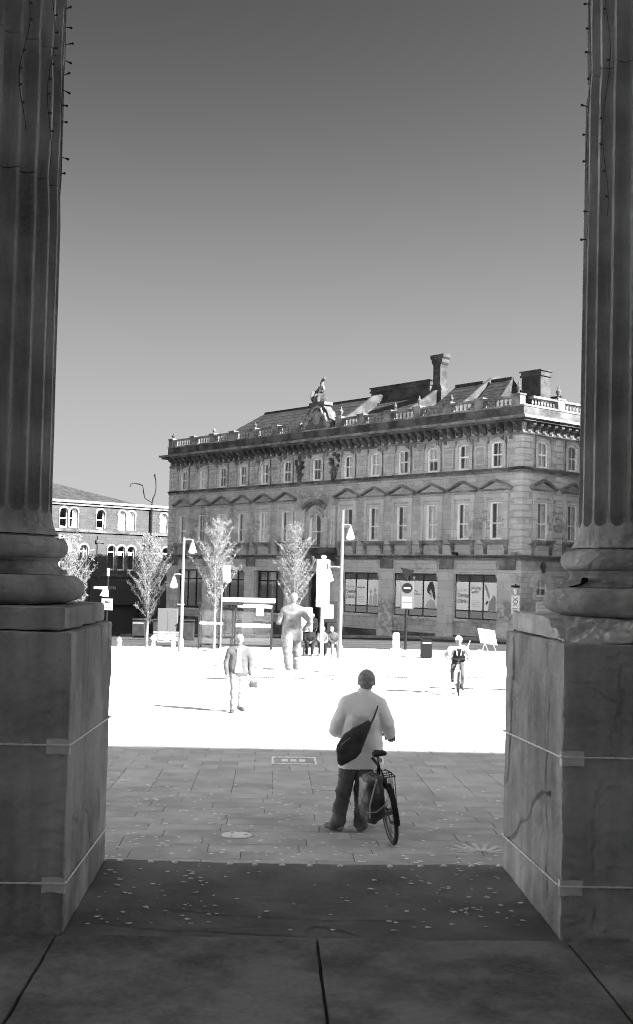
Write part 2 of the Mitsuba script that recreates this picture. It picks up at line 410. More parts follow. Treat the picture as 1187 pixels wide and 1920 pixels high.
low_torus = [(.50, -.163)] + arc(.535, -.085, .066, -85, 85, 10) + [(.50, -.02), (.50, -.018)]
scotia = [(.30, -.016), (.512, -.016), (.512, .004), (.487, .010), (.468, .028), (.463, .044), (.476, .058), (.476, .066), (.30, .066)]
up_torus = [(.40, .068), (.445, .070)] + arc(.462, .118, .052, -80, 85, 9) + [(.44, .172), (.44, .178)]
for side, cx, X, cr, phase, drums, nm in (('left', -1.56, LX, crackL, math.radians(-75.6+41), (1.977, 2.66, 5.2, 9.6), 'fluted stone column on the plinth at the left edge, light string high up its side'),
                                      ('right', 2.017, RX, crackR, math.radians(-108.4-37), (2.665, 5.2, 9.6), 'fluted stone column on the plinth at the right edge, its base corner broken')):
    # phase: direction from the axis to the camera, plus the angle of one fillet
    col = thing('column', nm, 'column')
    tocam = math.atan2(-6.06, -cx)
    ph = tocam + (math.radians(41) if side == 'left' else -math.radians(37))
    Mc = trans(cx, 6.06, 0)
    z = .182
    for zt in drums:
        add(col, 'shaft_drum', shaft(z, zt, ph+math.pi/FL_N*0), 'portico_stone', Mc, smooth=28)
        z = zt+.006
    add(col, 'upper_torus', base_mould(up_torus, 3 if side == 'left' else 13), 'portico_stone', Mc, smooth=50)
    add(col, 'scotia', base_mould(scotia, 5 if side == 'left' else 15), 'portico_stone_b', Mc, smooth=50)
    add(col, 'lower_torus', base_mould(low_torus, 7 if side == 'left' else 17), 'portico_stone', Mc, smooth=50)
    if side == 'left':
        b = rough_block((X[0]+.03, CY0[0]+.03, -.268), (X[1]-.04, CY0[1]-.04, -.165), .016, 31, .006, .035, .006,
                        cracks=[(0, 1, [(5.5, -.245), (5.9, -.23), (6.2, -.20), (6.5, -.19)], .006, .006)])
        add(col, 'plinth_cap', b, 'portico_stone', smooth=50)
    else:
        b = rough_block((X[0]+.025, CY0[0]+.03, -.268), (X[1]-.04, CY0[1]-.04, -.165), .012, 41, .006, .03, .006, post=break_corner,
                        cracks=[(0, 0, [(5.87, -.16), (5.88, -.27)], .01, .02)])
        add(col, 'plinth_cap', b, 'broken_stone', smooth=35, label='plinth cap with its near corner broken away')
    p = rough_block((X[0], CY0[0], FZ-.25), (X[1], CY0[1], -.275), .0105, 51 if side == 'left' else 61, .006, .034 if side == 'left' else .04, .006, cracks=[(a_, s_, l_, w_*KW, d_*KW) for a_, s_, l_, w_, d_ in cr])
    add(col, 'plinth', p, 'portico_stone', smooth=50)

# ropes round the plinths and their corner pads
for side, X, zs, xin in (('left', LX, (-.777, -1.388), LX[1]), ('right', RX, (-.79, -1.37), RX[0])):
    for hi_, z in zip(('upper', 'lower'), zs):
        x0, x1, y0, y1 = X[0]-.008, X[1]+.008, CY0[0]-.010, CY0[1]+.008
        loop = []
        cor = [(x0, y0), (x1, y0), (x1, y1), (x0, y1), (x0, y0)]
        sag = -.03 if side == 'left' else -.055
        for (a, b), (za, zb) in zip(zip(cor[:-1], cor[1:]), ((z, z), (z, z+sag), (z+sag, z+sag), (z+sag, z)) if side == 'left' else ((z, z), (z, z+sag*.3), (z+sag*.3, z+sag), (z+sag, z))):
            n = 60
            for i in range(n): loop.append([a[0]+(b[0]-a[0])*i/n, a[1]+(b[1]-a[1])*i/n, za+(zb-za)*i/n])
        loop.append(loop[0])
        L = np.array(loop); rad = .0046+.001*np.sin(np.arange(len(L))*2.1)
        add(None, 'rope', MB().tube(L, rad, 6).mesh(), 'rope_white', smooth=True, cat='rope',
            label=f'{hi_} white rope tied round the plinth of the {side} column')
        # folded plastic pad on the near inner corner
        xc = xin; s = 1 if side == 'left' else -1
        w, h, t = .098, .068, .004
        yy = CY0[0]-.004; xs = xc+s*.004
        V = []
        for zz in np.linspace(z-h*.62, z+h*.38, 5):
            for k in range(9):
                if k < 5: px_, py_ = xc-s*(w*(1-k/4.)), yy-.001
                else: px_, py_ = xs, yy+.03*(k-4)/4.
                bulge = .003*math.sin(k*1.7+zz*60)
                V.append([px_+s*bulge*(k > 4), py_-bulge*(k <= 4)-.001, zz+.004*math.sin(k*.9)])
        V = np.array(V); F = []
        for i in range(4):
            for k in range(8):
                a = i*9+k; F += [[a, a+1, a+10], [a, a+10, a+9]]
        m = trimesh.Trimesh(V, F, process=False)
        V2 = np.array(V)+np.array([s*.003, -.003, 0])*0+np.array([s*.0025, -.0025, 0])
        Fo = [f[::-1] for f in F]
        edge = [i for i in range(9)] + [i*9+8 for i in range(1, 5)] + [4*9+k for k in range(7, -1, -1)] + [i*9 for i in range(3, 0, -1)]
        nb = len(V); FE = []
        for a, b in zip(edge, edge[1:]+edge[:1]): FE += [[a, b, nb+b], [a, nb+b, nb+a]]
        add(None, 'corner_pad', (np.vstack([V, V2]), np.vstack([Fo, np.array(F)+nb, FE])), 'pad_plastic', smooth=40, cat='corner guard',
            label=f'pale plastic pad under the {hi_} rope on the near corner of the {side} plinth')
scene['pad_plastic'] = P(.62, .45, .4)
scene['rope_white'] = P(.85, .7, .2)

# floor slabs of the portico
floor = add(None, 'portico_floor', MB().box(-9, 12, -2.4, 5.36, FZ-.2, FZ-.03).mesh(), 'joint_dirt', label='worn stone floor of the portico', kind='structure')
def flag(x0, x1, y0, y1, seed, mat='flag_floor', dz=0.0, hollow=0.0, cracks=(), res=.03, lab=None, parent=floor):
    def post(out, V):
        out = out.copy()
        fx = (V[:, 0]-x0)/(x1-x0); fy = (V[:, 1]-y0)/(y1-y0)
        top = V[:, 2] > FZ+dz-.02
        out[top, 2] -= (hollow*np.sin(np.pi*np.clip(fx, 0, 1))**.8*(.4+.6*np.sin(np.pi*np.clip(fy, 0, 1)))+.010*(meshkit.fbm(V*3, 3, seed)-.5))[top]
        return out
    return add(parent, 'flagstone', rough_block((x0, y0, FZ+dz-.16), (x1, y1, FZ+dz), res, seed, .004, .02, .003, cracks=cracks, post=post), mat, smooth=50, label=lab)
flag(-.905, .236, 3.2, 5.345, 71, cracks=[(2, 1, [(-.9, 5.1), (-.3, 5.0), (.2, 5.1)], .004, .003)])
flag(.246, 1.358, 3.2, 5.345, 72)
flag(-2.6, -.915, 3.2, 5.345, 73); flag(1.368, 3.0, 3.2, 5.345, 74)
for i, (a, b) in enumerate(((-2.6, -.9), (-.89, .4), (.41, 1.5), (1.51, 3.0))): flag(a, b, 1.2, 3.19, 75+i, res=.06)
mb = MB()
for a, b in ((-9, -6.4), (-6.39, -4.5), (-4.49, -2.61), (3.01, 5), (5.01, 7.2), (7.21, 12)):
    for c, d in ((-2.4, 1.19), (1.2, 3.19), (3.2, 5.345)): mb.box(a+.004, b-.004, c, d-.008, FZ-.16, FZ)
for a, b in ((-2.6, -.9), (-.89, .4), (.41, 1.5), (1.51, 3.0)): mb.box(a, b, -2.4, 1.18, FZ-.16, FZ)
add(floor, 'outer_flagstones', mb.mesh(), 'flag_floor', kind='stuff')
flag(-.892, 1.344, 5.356, 6.78, 81, 'flag_dark', dz=-.004, hollow=.035, res=.014, lab='dark worn threshold slab between the two plinths',
     cracks=[(2, 1, [(-.55, 5.86), (-.2, 5.78), (.25, 5.73), (.6, 5.72), (.75, 5.74)], .009, .008), (2, 1, [(-.8, 5.56), (-.4, 5.47), (.0, 5.45), (.2, 5.42)], .01, .008), (2, 1, [(.2, 5.55), (.24, 5.62), (.35, 5.56), (.42, 5.46)], .01, .01)])
for i in range(15):
    x = -.80+i*.151+.012*rng.standard_normal()
    if i in (3, 9): continue
    add(floor, 'edge_stud', MB().lathe([(.0, -.012), (.017, -.012), (.017, .005), (.012, .009), (.0, .010)], 10, (x, 6.735, FZ-.006-.015*math.sin(math.pi*(x+.892)/2.236))).mesh(), 'white_paint', smooth=True)
# steps down to the square (hidden by the threshold from the camera) and the rest of the threshold course
st = thing('entrance_steps', 'flight of stone steps dropping from the portico to the square', 'steps')
zb = [FZ-.02-.168*i for i in range(1, 8)]
for i, z in enumerate(zb):
    add(st, 'step', MB().box(-9, 12, 6.79+.32*i, 6.79+.32*(i+1)+.02, z-.2, z).mesh(), 'flag_floor')
mb = MB(); mb.box(-9, LX[0]-.01, 5.356, 6.78, FZ-.2, FZ-.003); mb.box(RX[1]+.01, 12, 5.356, 6.78, FZ-.2, FZ-.003)
add(floor, 'side_threshold', mb.mesh(), 'flag_dark')
# station block: rear wall, soffit and parapet whose shadow falls on the square
sb = thing('station_building', 'tall stone station block behind and above the portico, out of the frame', 'building')
add(sb, 'rear_wall', MB().box(-9, 31, -4.6, -2.4, -3.2, 12.2).mesh(), 'station_stone')
add(sb, 'entablature', MB().box(-9, 31, 5.2, 6.9, 9.6, 12.45).box(-9, 31, -2.39, 5.19, 10.2, 11.9).mesh(), 'station_stone')
lb = thing('bounce_terrace', 'unseen stone block left of the square, enlarged to bounce sunlight into the shade', 'building')
mb = MB().box(-46, -30, 2, 80, -5, 17)  # unseen block, stretched and kept pale to throw sunlight back on the facade
for i in range(19):
    for z in (-2.2, 2.2, 6.6, 11.0): mb.box(-30.02, -29.8, 4+i*3.8, 4.25+i*3.8, z, z+2.6).box(-30.02, -29.8, 5.7+i*3.8, 5.95+i*3.8, z, z+2.6).box(-30.02, -29.75, 3.8+i*3.8, 6.15+i*3.8, z+2.6, z+2.95).box(-30.02, -29.7, 3.8+i*3.8, 6.15+i*3.8, z-.25, z)
mb.box(-30.02, -29.6, 2, 80, 1.2, 1.6).box(-30.02, -29.6, 2, 80, 5.6, 6.0).box(-30.02, -29.6, 2, 80, 10.2, 10.6).box(-30.02, -29.2, 2, 80, 16, 17.1)
add(lb, 'wall', mb.mesh(), 'facade_dressed')
w_ = np.array([[1.462, 6.01, -.034], [1.526, 5.805, .000], [1.466, 6.005, -.008], [1.532, 5.80, .030], [1.50, 6.05, -.03], [1.575, 5.86, .0], [1.505, 6.045, -.008], [1.58, 5.855, .030]])
k = thing('slate_wedge', 'dark slate sliver wedged on the base moulding of the right column', 'slate sliver')
scene[k] = mikit.ply(trimesh.convex.convex_hull(w_), 'black_metal')
# ---------------------------------------------------------------- the long corner building across the square
B = thing('corner_building', 'long three-storey stone building with pedimented windows, balustrade and a statue on its roof', 'building')
LEN, SLEN = 42.3, 26.0
ZB, ZG0, ZC1, ZS1, ZST, ZTOP = -7.0, .5, 1.75, 2.84, 7.68, 10.0
WIN_U = [2.2+3.01*i for i in range(6)]+[21.03]+[24.82+3.01*i for i in range(6)]
def holes_wall(mb, u0_, u1_, z0, z1, holes, depth=.32, v=0.0):
    us = sorted({u0_, u1_, *[h[0] for h in holes], *[h[1] for h in holes]}); zs = sorted({z0, z1, *[h[2] for h in holes], *[h[3] for h in holes]})
    for a, b in zip(us[:-1], us[1:]):
        for c, d in zip(zs[:-1], zs[1:]):
            m, n = (a+b)/2, (c+d)/2
            if any(h[0] < m < h[1] and h[2] < n < h[3] for h in holes): continue
            mb.quad([a, v, c], [a, v, d], [b, v, d], [b, v, c])
    for a, b, c, d in holes:
        e = v-depth
        mb.quad([a, v, c], [a, e, c], [a, e, d], [a, v, d]); mb.quad([b, v, c], [b, v, d], [b, e, d], [b, e, c])
        mb.quad([a, v, d], [a, e, d], [b, e, d], [b, v, d]); mb.quad([a, v, c], [b, v, c], [b, e, c], [a, e, c])
holes = []
for i, u in enumerate(WIN_U):
    holes.append((u-.545, u+.545, 7.72, 9.50))
    if i != 6: holes.append((u-.585, u+.585, 2.84, 5.40))
holes.append((20.2, 21.86, 2.3, 5.05)); holes += [(18.85, 19.25, 2.5, 4.6), (22.8, 23.2, 2.5, 4.6)]
SHOP = [(2.04, 5.84), (7.55, 11.9), (13.6, 17.43)]
LOW = [(24.9, 28.6), (30.3, 33.9), (36.5, 40.4)]
holes += [(a, b, -2.62, .47) for a, b in SHOP]+[(a, b, -3.0, .47) for a, b in LOW]+[(19.65, 21.75, -5.2, .47)]
mb = MB(); holes_wall(mb, 0, LEN, ZB, 11.0, holes)
SW = [2.07, 5.32, 9.4, 12.6, 15.8, 19, 22.2]
sh = []
for i, s in enumerate(SW):
    sh += [(-s-.545, -s+.545, 7.72, 9.50), (-s-.585, -s+.585, 2.84, 5.40)]
sh.append((-2.1-.62, -2.1+.62, -.95, .30)); sh.append((-7.2, -5.0, -3.9, -.2))
mb2 = MB(); holes_wall(mb2, -SLEN, 0, ZB, 11.0, sh)
# flank and back so that the block is closed
mb.put(*xf(mb2.mesh(), np.linalg.inv(M_front)@M_side))
mb.quad([LEN, 0, ZB], [LEN, 0, 11], [LEN, -SLEN, 11], [LEN, -SLEN, ZB]); mb.quad([0, -SLEN, ZB], [LEN, -SLEN, ZB], [LEN, -SLEN, 11], [0, -SLEN, 11])
mb.quad([0, 0, 10.99], [0, -SLEN, 10.99], [LEN, -SLEN, 10.99], [LEN, 0, 10.99])
add(B, 'wall', mb.mesh(), 'facade_stone', M_front)
# rooms behind the glass
ID = 6.0
mb = MB().box(ID, LEN-.4, -ID-.2, -ID, ZB, 10.9).box(ID, ID+.2, -SLEN+.4, -ID-.2, ZB, 10.9)
for i in range(0, 13, 2): u = .4+i*3.3; mb.box(max(.4, u), max(.4, u)+.12, -ID, -.34, ZB, 10.9)
for i in range(1, 5): mb.box(.34, ID, -ID*i-.12, -ID*i, ZB, 10.9)
add(B, 'inner_wall', mb.mesh(), 'room_plaster', M_front)
mb = MB()
for z in (-5.3, 1.7, 6.9): mb.box(.34, LEN-.3, -ID, -.34, z, z+.2).box(.34, ID, -SLEN+.3, -ID, z, z+.2)
add(B, 'room_floor', mb.mesh(), 'room_plaster', M_front)

# sash windows: frame = window, panes, curtain
def sash(w, h, rail, arch=False, bars=0):
    f = MB(); y0, y1 = -.14, -.03; t = .095
    f.box(-w/2, -w/2+t, y0, y1, 0, h); f.box(w/2-max(t, w*.15), w/2, y0, y1+.012, 0, h); f.box(-w/2+t, w/2-t, y0, y1, 0, .13); f.box(-w/2+t, w/2-t, y0, y1, h-.1, h)
    f.box(-w/2+t, w/2-t, y0-.01, y1+.02, rail-.045, rail+.045)
    f.box(-.022, .022, y0+.03, y1-.03, .13, rail-.045); f.box(-.022, .022, y0+.03, y1-.03, rail+.045, h-.1)
    if arch:
        for k in range(8):
            a0, a1 = k/8., (k+1)/8.
            for s in (-1, 1):
                pass
    g0 = MB().quad([-w/2+t, -.1, .13], [-w/2+t, -.1, rail-.045], [w/2-t, -.1, rail-.045], [w/2-t, -.1, .13])
    g1 = MB().quad([-w/2+t, -.08, rail+.045], [-w/2+t, -.08, h-.1], [w/2-t, -.08, h-.1], [w/2-t, -.08, rail+.045])
    return ply(f.mesh(), 'white_paint'), ply(g0.mesh(), 'pane_glass'), ply(g1.mesh(), 'pane_glass')
def drape(w, z0, z1, x0, x1, seed):
    n = 22; V = []
    for z in (z0, z1):
        for i in range(n+1):
            x = x0+(x1-x0)*i/n; V.append([x, -.24+.03*math.sin(i*1.9+seed)+.02*math.sin(i*.8+seed*2), z])
    F = []
    for i in range(n): F += [[i, i+n+1, i+n+2], [i, i+n+2, i+1]]
    return np.array(V), np.array(F)
S2 = sash(1.09, 1.78, .90); S1 = sash(1.17, 2.56, 1.12); SC = sash(1.10, 2.75, 1.3); SG = sash(1.24, 1.25, .6); SL = sash(.40, 2.1, 1.0)
def window(parent, S, M, h, w, style, seed):
    k = add(parent, 'window', S[0], None, M)
    add(k, 'pane', S[1], None, M); add(k, 'pane', S[2], None, M)
    if style == 'half': add(k, 'curtain', drape(w, .05, h-.05, -w/2+.03, w*(.10+.12*((seed*7)%3-1)), seed), 'curtain', M, smooth=True)
    elif style == 'two':
        V1, F1 = drape(w, .05, h-.05, -w/2+.02, -w*.2, seed); V2, F2 = drape(w, .05, h-.05, w*.16, w/2-.02, seed+2)
        add(k, 'curtain', MB().put(V1, F1).put(V2, F2).mesh(), 'curtain', M, smooth=True)
    elif style == 'blind': add(k, 'blind', drape(w, h*.42, h-.05, -w/2+.02, w/2-.02, seed), 'curtain', M, smooth=True)
    elif style == 'net': add(k, 'curtain', drape(w, .05, h*.96, -w/2+.02, w/2-.02, seed), 'curtain', M, smooth=True)
    return k
# stone trimmings of one bay
def arch_trim(w, h, out=.24, rise=.26):
    """architrave with a segmental head"""
    mb = MB(); n = 9
    for s in (-1, 1): mb.box(*(sorted((s*(w/2-.03), s*(w/2+out)))), -.02, .09, -.05, h-rise)
    for k in range(n):
        t0, t1 = -1+2*k/n, -1+2*(k+1)/n
        f = lambda t, hw, top: (t*hw, h-rise+(top)*math.sqrt(max(0, 1-.92*t*t))-(top)*math.sqrt(.08))
        a, b = f(t0, w/2-.03, rise), f(t1, w/2-.03, rise); c, d = f(t1, w/2+out, rise+.30), f(t0, w/2+out, rise+.30)
        poly = [a, b, (c[0], c[1]+.02), (d[0], d[1]+.02)]
        mb.extr(poly, -.3, .09, 'y')
    # spandrel under the head (fills the square corners of the opening)
    return mb.mesh()
TRIM2 = ply(arch_trim(1.09, 1.86), 'facade_dressed')
def panel():
    mb = MB(); w, h, t = .98, 1.36, .11
    mb.box(-w/2, -w/2+t, .0, .055, 0, h).box(w/2-t, w/2, .0, .055, 0, h).box(-w/2+t, w/2-t, .0, .055, 0, t).box(-w/2+t, w/2-t, .0, .055, h-t, h)
    return mb.mesh()
PANEL = ply(panel(), 'facade_dressed')
def trim1():
    mb = MB()   # origin at sill level, opening 1.17 x 2.56
    for s in (-1, 1):
        mb.box(*sorted((s*.565, s*.78)), -.02, .07, 0, 2.62); mb.box(*sorted((s*.80, s*1.04)), -.02, .13, -.12, 2.72); mb.box(*sorted((s*.78, s*1.07)), -.02, .16, 2.72, 2.84)
    mb.box(-.78, .78, -.02, .07, 2.545, 2.72)
    mb.box(-1.07, 1.07, -.02, .11, 2.84, 3.10)
    return mb.mesh()
def ped1():
    mb = MB()
    mb.box(-1.30, 1.30, -.02, .30, 3.32, 3.43)
    for s in (-1, 1):
        poly = [(0, 3.98), (s*1.42, 3.43), (s*1.42, 3.55), (0, 4.12)]
        if s > 0: poly = poly[::-1]
        mb.extr(poly[::-1], -.02, .36, 'y')
    return mb.mesh()
def dentils():
    mb = MB(); mb.box(-1.08, 1.08, -.02, .12, 3.10, 3.32)
    for i in range(11): mb.box(-1.05+i*.195, -1.05+i*.195+.11, .12, .22, 3.16, 3.30)
    return mb.mesh()
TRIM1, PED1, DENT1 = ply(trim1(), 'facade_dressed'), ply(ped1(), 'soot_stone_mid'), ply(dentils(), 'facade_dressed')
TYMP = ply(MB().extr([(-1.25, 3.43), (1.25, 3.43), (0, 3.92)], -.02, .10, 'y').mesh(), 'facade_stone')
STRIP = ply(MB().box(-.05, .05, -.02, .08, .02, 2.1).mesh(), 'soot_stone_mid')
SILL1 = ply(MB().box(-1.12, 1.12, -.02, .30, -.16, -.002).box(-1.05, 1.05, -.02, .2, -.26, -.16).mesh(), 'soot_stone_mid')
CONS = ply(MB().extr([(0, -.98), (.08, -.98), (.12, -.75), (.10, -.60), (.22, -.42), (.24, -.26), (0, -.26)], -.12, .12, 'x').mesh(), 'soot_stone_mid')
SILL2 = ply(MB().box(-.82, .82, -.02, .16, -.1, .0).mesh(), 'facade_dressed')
st2 = ['half', 'half', 'blind', 'two', 'net', 'half', 'none', 'none', 'two', 'half', 'none', 'net', 'half', 'blind']
st1 = ['half', 'half', 'net', 'half', 'half', 'two', 'two', 'half', 'net', 'half', 'half', 'half', 'half', 'two']
def bay(Mf, u, i, first=True, side=False):
    M2 = Mf@trans(u, 0, 7.72); M1 = Mf@trans(u, 0, 2.84)
    window(B, S2, M2, 1.78, 1.09, st2[i % 14], i); add(B, 'window_surround', TRIM2, None, M2); add(B, 'window_sill', SILL2, None, M2)
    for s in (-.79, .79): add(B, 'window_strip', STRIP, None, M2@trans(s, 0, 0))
    if first:
        window(B, S1, M1, 2.56, 1.17, st1[i % 14], i+40)
        add(B, 'window_surround', TRIM1, None, M1); add(B, 'dentil_course', DENT1, None, M1); add(B, 'pediment', PED1, None, M1); add(B, 'tympanum', TYMP, None, M1); add(B, 'window_sill', SILL1, None, M1)
        for s in (-.92, .92): add(B, 'console', CONS, None, M1@trans(s, 0, 0))
for i, u in enumerate(WIN_U): bay(M_front, u, i, first=(i != 6))
for i, u in enumerate(WIN_U[:-1]):
    if i in (5, 6): continue
    add(B, 'wall_panel', PANEL, None, M_front@trans((u+WIN_U[i+1])/2, 0, 7.95))
for i, s in enumerate(SW[:4]): bay(M_side, -s, i+5)
# centre bay of the first floor: round-headed window with a curved hood, slim side lights
MC = M_front@trans(21.03, 0, 2.30)
window(B, sash(1.64, 2.75, 1.35), MC, 2.7, 1.6, 'two', 3)
for u in (19.05, 23.0): window(B, SL, M_front@trans(u, 0, 2.5), 2.1, .4, 'none', 1)
mb = MB()
for s in (-1, 1): mb.box(*sorted((s*.80, s*1.12)), -.02, .12, 0, 2.2); mb.box(*sorted((s*1.2, s*1.5)), -.02, .22, -.3, 3.25); mb.box(*sorted((s*2.22, s*2.5)), -.02, .18, -.3, 3.1); mb.box(*sorted((s*1.5, s*2.22)), -.02, .10, 2.35, 3.05); mb.box(*sorted((s*1.45, s*2.6)), -.02, .26, 3.05, 3.3)
n = 14
for k in range(n):
    a0, a1 = math.pi*k/n, math.pi*(k+1)/n
    p = lambda a, r: (r*math.cos(a), 2.0+r*math.sin(a))
    mb.extr([p(a0, .79), p(a0, 1.16), p(a1, 1.16), p(a1, .79)], -.3, .12+.05*(k % 2), 'y')
add(B, 'window_surround', mb.mesh(), 'facade_dressed', MC)
mb = MB()
for k in range(12):
    a0, a1 = math.radians(40+100*k/12), math.radians(40+100*(k+1)/12)
    p = lambda a, r: (r*math.cos(a), 2.0+r*math.sin(a))
    mb.extr([p(a0, 1.72), p(a0, 1.95), p(a1, 1.95), p(a1, 1.72)], -.02, .4, 'y')
    mb.extr([p(a0, 1.5), p(a0, 1.72), p(a1, 1.72), p(a1, 1.5)], -.02, .16+.08*(k % 2), 'y')
add(B, 'curved_hood', mb.mesh(), 'soot_stone_mid', MC)
# string courses and cornices, each run with its return on the side street
def band(name, z0, z1, proj, mat, lab=None, extra=0.0):
    mb = MB().box(-proj, LEN+extra, -.02, proj, z0, z1)
    m2 = MB().box(-SLEN, -.02, -.02, proj-.004, z0+.003, z1-.003)
    mb.put(*xf(m2.mesh(), np.linalg.inv(M_front)@M_side))
    add(B, name, mb.mesh(), mat, M_front, label=lab)
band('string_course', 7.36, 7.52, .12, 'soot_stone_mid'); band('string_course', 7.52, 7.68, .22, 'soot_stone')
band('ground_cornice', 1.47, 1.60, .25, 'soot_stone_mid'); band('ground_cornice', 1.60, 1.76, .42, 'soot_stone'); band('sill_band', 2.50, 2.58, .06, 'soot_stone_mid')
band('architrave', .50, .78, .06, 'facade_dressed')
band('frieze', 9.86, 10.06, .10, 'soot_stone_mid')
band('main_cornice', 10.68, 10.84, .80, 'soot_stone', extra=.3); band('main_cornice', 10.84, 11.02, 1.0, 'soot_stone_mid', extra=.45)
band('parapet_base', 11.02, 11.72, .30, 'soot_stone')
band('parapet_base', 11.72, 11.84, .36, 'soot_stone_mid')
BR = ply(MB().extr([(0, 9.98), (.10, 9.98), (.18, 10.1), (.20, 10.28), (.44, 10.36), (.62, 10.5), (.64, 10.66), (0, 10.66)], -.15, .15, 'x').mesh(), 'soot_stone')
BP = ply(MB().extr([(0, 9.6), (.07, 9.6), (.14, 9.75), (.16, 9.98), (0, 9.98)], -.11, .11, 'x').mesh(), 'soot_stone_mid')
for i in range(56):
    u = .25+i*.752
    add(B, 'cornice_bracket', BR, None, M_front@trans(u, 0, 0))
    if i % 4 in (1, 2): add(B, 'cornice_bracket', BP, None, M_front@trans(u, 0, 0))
for i in range(14): add(B, 'cornice_bracket', BR, None, M_side@trans(-.5-i*.752, 0, 0))
# rosettes between the brackets
ROS = ply(MB().lathe([(0, .0), (.16, .0), (.14, .06), (.06, .08), (0, .1)], 8).mesh(), 'soot_stone')
for i in range(55):
    add(B, 'rosette', ROS, None, M_front@trans(.25+(i+.5)*.752, .005, 10.32)@rotx(-math.pi/2))
# balustrade: dies, rails and balusters
def die(w, h): return MB().box(-w/2, w/2, -.28, .28, 11.84, 11.84+h).box(-w/2-.05, w/2+.05, -.34, .34, 11.84+h, 11.84+h+.1).mesh()
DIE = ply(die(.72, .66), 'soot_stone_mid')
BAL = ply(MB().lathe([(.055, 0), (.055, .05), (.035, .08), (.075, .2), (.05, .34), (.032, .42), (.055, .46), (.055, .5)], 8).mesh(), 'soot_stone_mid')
DIES = [.42, 3.70, 6.71, 9.72, 12.74, 15.75, 18.3, 23.8, 26.3, 29.33, 32.34, 35.35, 38.4, 41.9]
for i, u in enumerate(DIES):
    add(B, 'parapet_die', DIE, None, M_front@trans(u, 0, 0))
    if i < len(DIES)-1 and u != 18.3:
        a, b = u+.36, DIES[i+1]-.36
        add(B, 'parapet_rail', MB().box(a, b, -.22, .24, 12.36, 12.5).mesh(), 'soot_stone_mid', M_front)
        n = max(2, int((b-a)/.36))
        for j in range(n): add(B, 'baluster', BAL, None, M_front@trans(a+(j+.5)*(b-a)/n, 0, 11.85))
SD = [.42, 3.7, 7.4]
for i, s in enumerate(SD):
    if i: add(B, 'parapet_die', DIE, None, M_side@trans(-s, 0, 0))
    if i < 2:
        a, b = -SD[i+1]+.36, -s-.36
        add(B, 'parapet_rail', MB().box(a, b, -.22, .24, 12.36, 12.5).mesh(), 'soot_stone_mid', M_side)
        n = 8
        for j in range(n): add(B, 'baluster', BAL, None, M_side@trans(a+(j+.5)*(b-a)/n, 0, 11.85))
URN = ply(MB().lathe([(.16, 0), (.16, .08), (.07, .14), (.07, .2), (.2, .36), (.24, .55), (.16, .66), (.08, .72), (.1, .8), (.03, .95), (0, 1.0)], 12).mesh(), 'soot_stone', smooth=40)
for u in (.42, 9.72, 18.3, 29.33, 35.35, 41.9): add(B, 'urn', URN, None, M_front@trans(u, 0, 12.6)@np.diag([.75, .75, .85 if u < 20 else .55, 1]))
for s in (3.7, 7.4): add(B, 'urn', URN, None, M_side@trans(-s, 0, 12.6)@np.diag([.75, .75, 1.0, 1]))
# rusticated quoins at the corner, at the far end and along the side street
Q1, Q2 = ply(cbox(-.02, .98, -.05, .085, .012, .388, .03), 'facade_dressed'), ply(cbox(-.02, .64, -.05, .085, .012, .388, .03), 'facade_dressed')
Q3, Q4 = ply(cbox(-.98, .085, -.05, .085, .012, .388, .03), 'facade_dressed'), ply(cbox(-.64, .085, -.05, .085, .012, .388, .03), 'facade_dressed')
for z0, z1 in ((1.78, 7.3), (7.7, 9.8)):
    n = int((z1-z0)/.40)
    for i in range(n):
        z = z0+i*(z1-z0)/n
        add(B, 'quoin', Q1 if i % 2 else Q2, None, M_front@trans(0, 0, z)); add(B, 'quoin', Q4 if i % 2 else Q3, None, M_side@trans(0, 0, z))
        add(B, 'quoin', Q1 if i % 2 else Q2, None, M_side@trans(-4.2, 0, z)); 
        if i % 2: add(B, 'quoin', Q2, None, M_front@trans(LEN-.64, 0, z))
        else: add(B, 'quoin', Q1, None, M_front@trans(LEN-.98, 0, z))
# carved swags beside the centre window of the top floor
for u in (18.9, 23.1):
    mb = MB(); r2 = np.random.default_rng(int(u*10))
    for k in range(26):
        t = k/25.; w = .62*(1-t)**.7+.08
        mb.ell((u-21+r2.uniform(-w, w)+.0, .06+.08*r2.random(), 9.75-2.0*t), (.14, .10, .14), 1)
    add(B, 'carved_swag', mb.mesh(), 'soot_stone', M_front@trans(21.0, 0, 0), smooth=True)
# piers and panels of the ground floor
for a, b in ((.35, 1.95), (5.95, 7.45), (12.0, 13.5), (17.55, 19.3), (22.1, 24.7), (28.75, 30.15), (34.05, 36.35), (40.55, 42.1)):
    mb = MB().box(a, b, -.02, .14, -7, .5).box(a-.06, b+.06, -.02, .20, .26, .5).box(a-.05, b+.05, -.02, .22, -7, -3.25)
    mb.box(a+.28, b-.28, .14, .155, -2.9, .1)
    add(B, 'pier', mb.mesh(), 'facade_dressed', M_front)
    add(B, 'frieze_block', MB().box(a+.1, b-.1, -.02, .10, .80, 1.46).mesh(), 'soot_stone_mid', M_front)
for a, b in SHOP+LOW:
    add(B, 'frieze_panel', MB().box(a+.1, b-.1, -.02, .05, .86, 1.40).mesh(), 'facade_dressed', M_front)
    zz = -2.62 if (a, b) in SHOP else -3.0
    add(B, 'shop_sill', MB().box(a-.05, b+.05, -.05, .16, zz-.16, zz).mesh(), 'facade_dressed', M_front)
mb = MB()
for a, b in ((-.12, 19.3), (22.1, LEN)): mb.box(a, b, -.02, .12, -7, -3.75)
add(B, 'base_course', mb.mesh(), 'soot_stone', M_front)
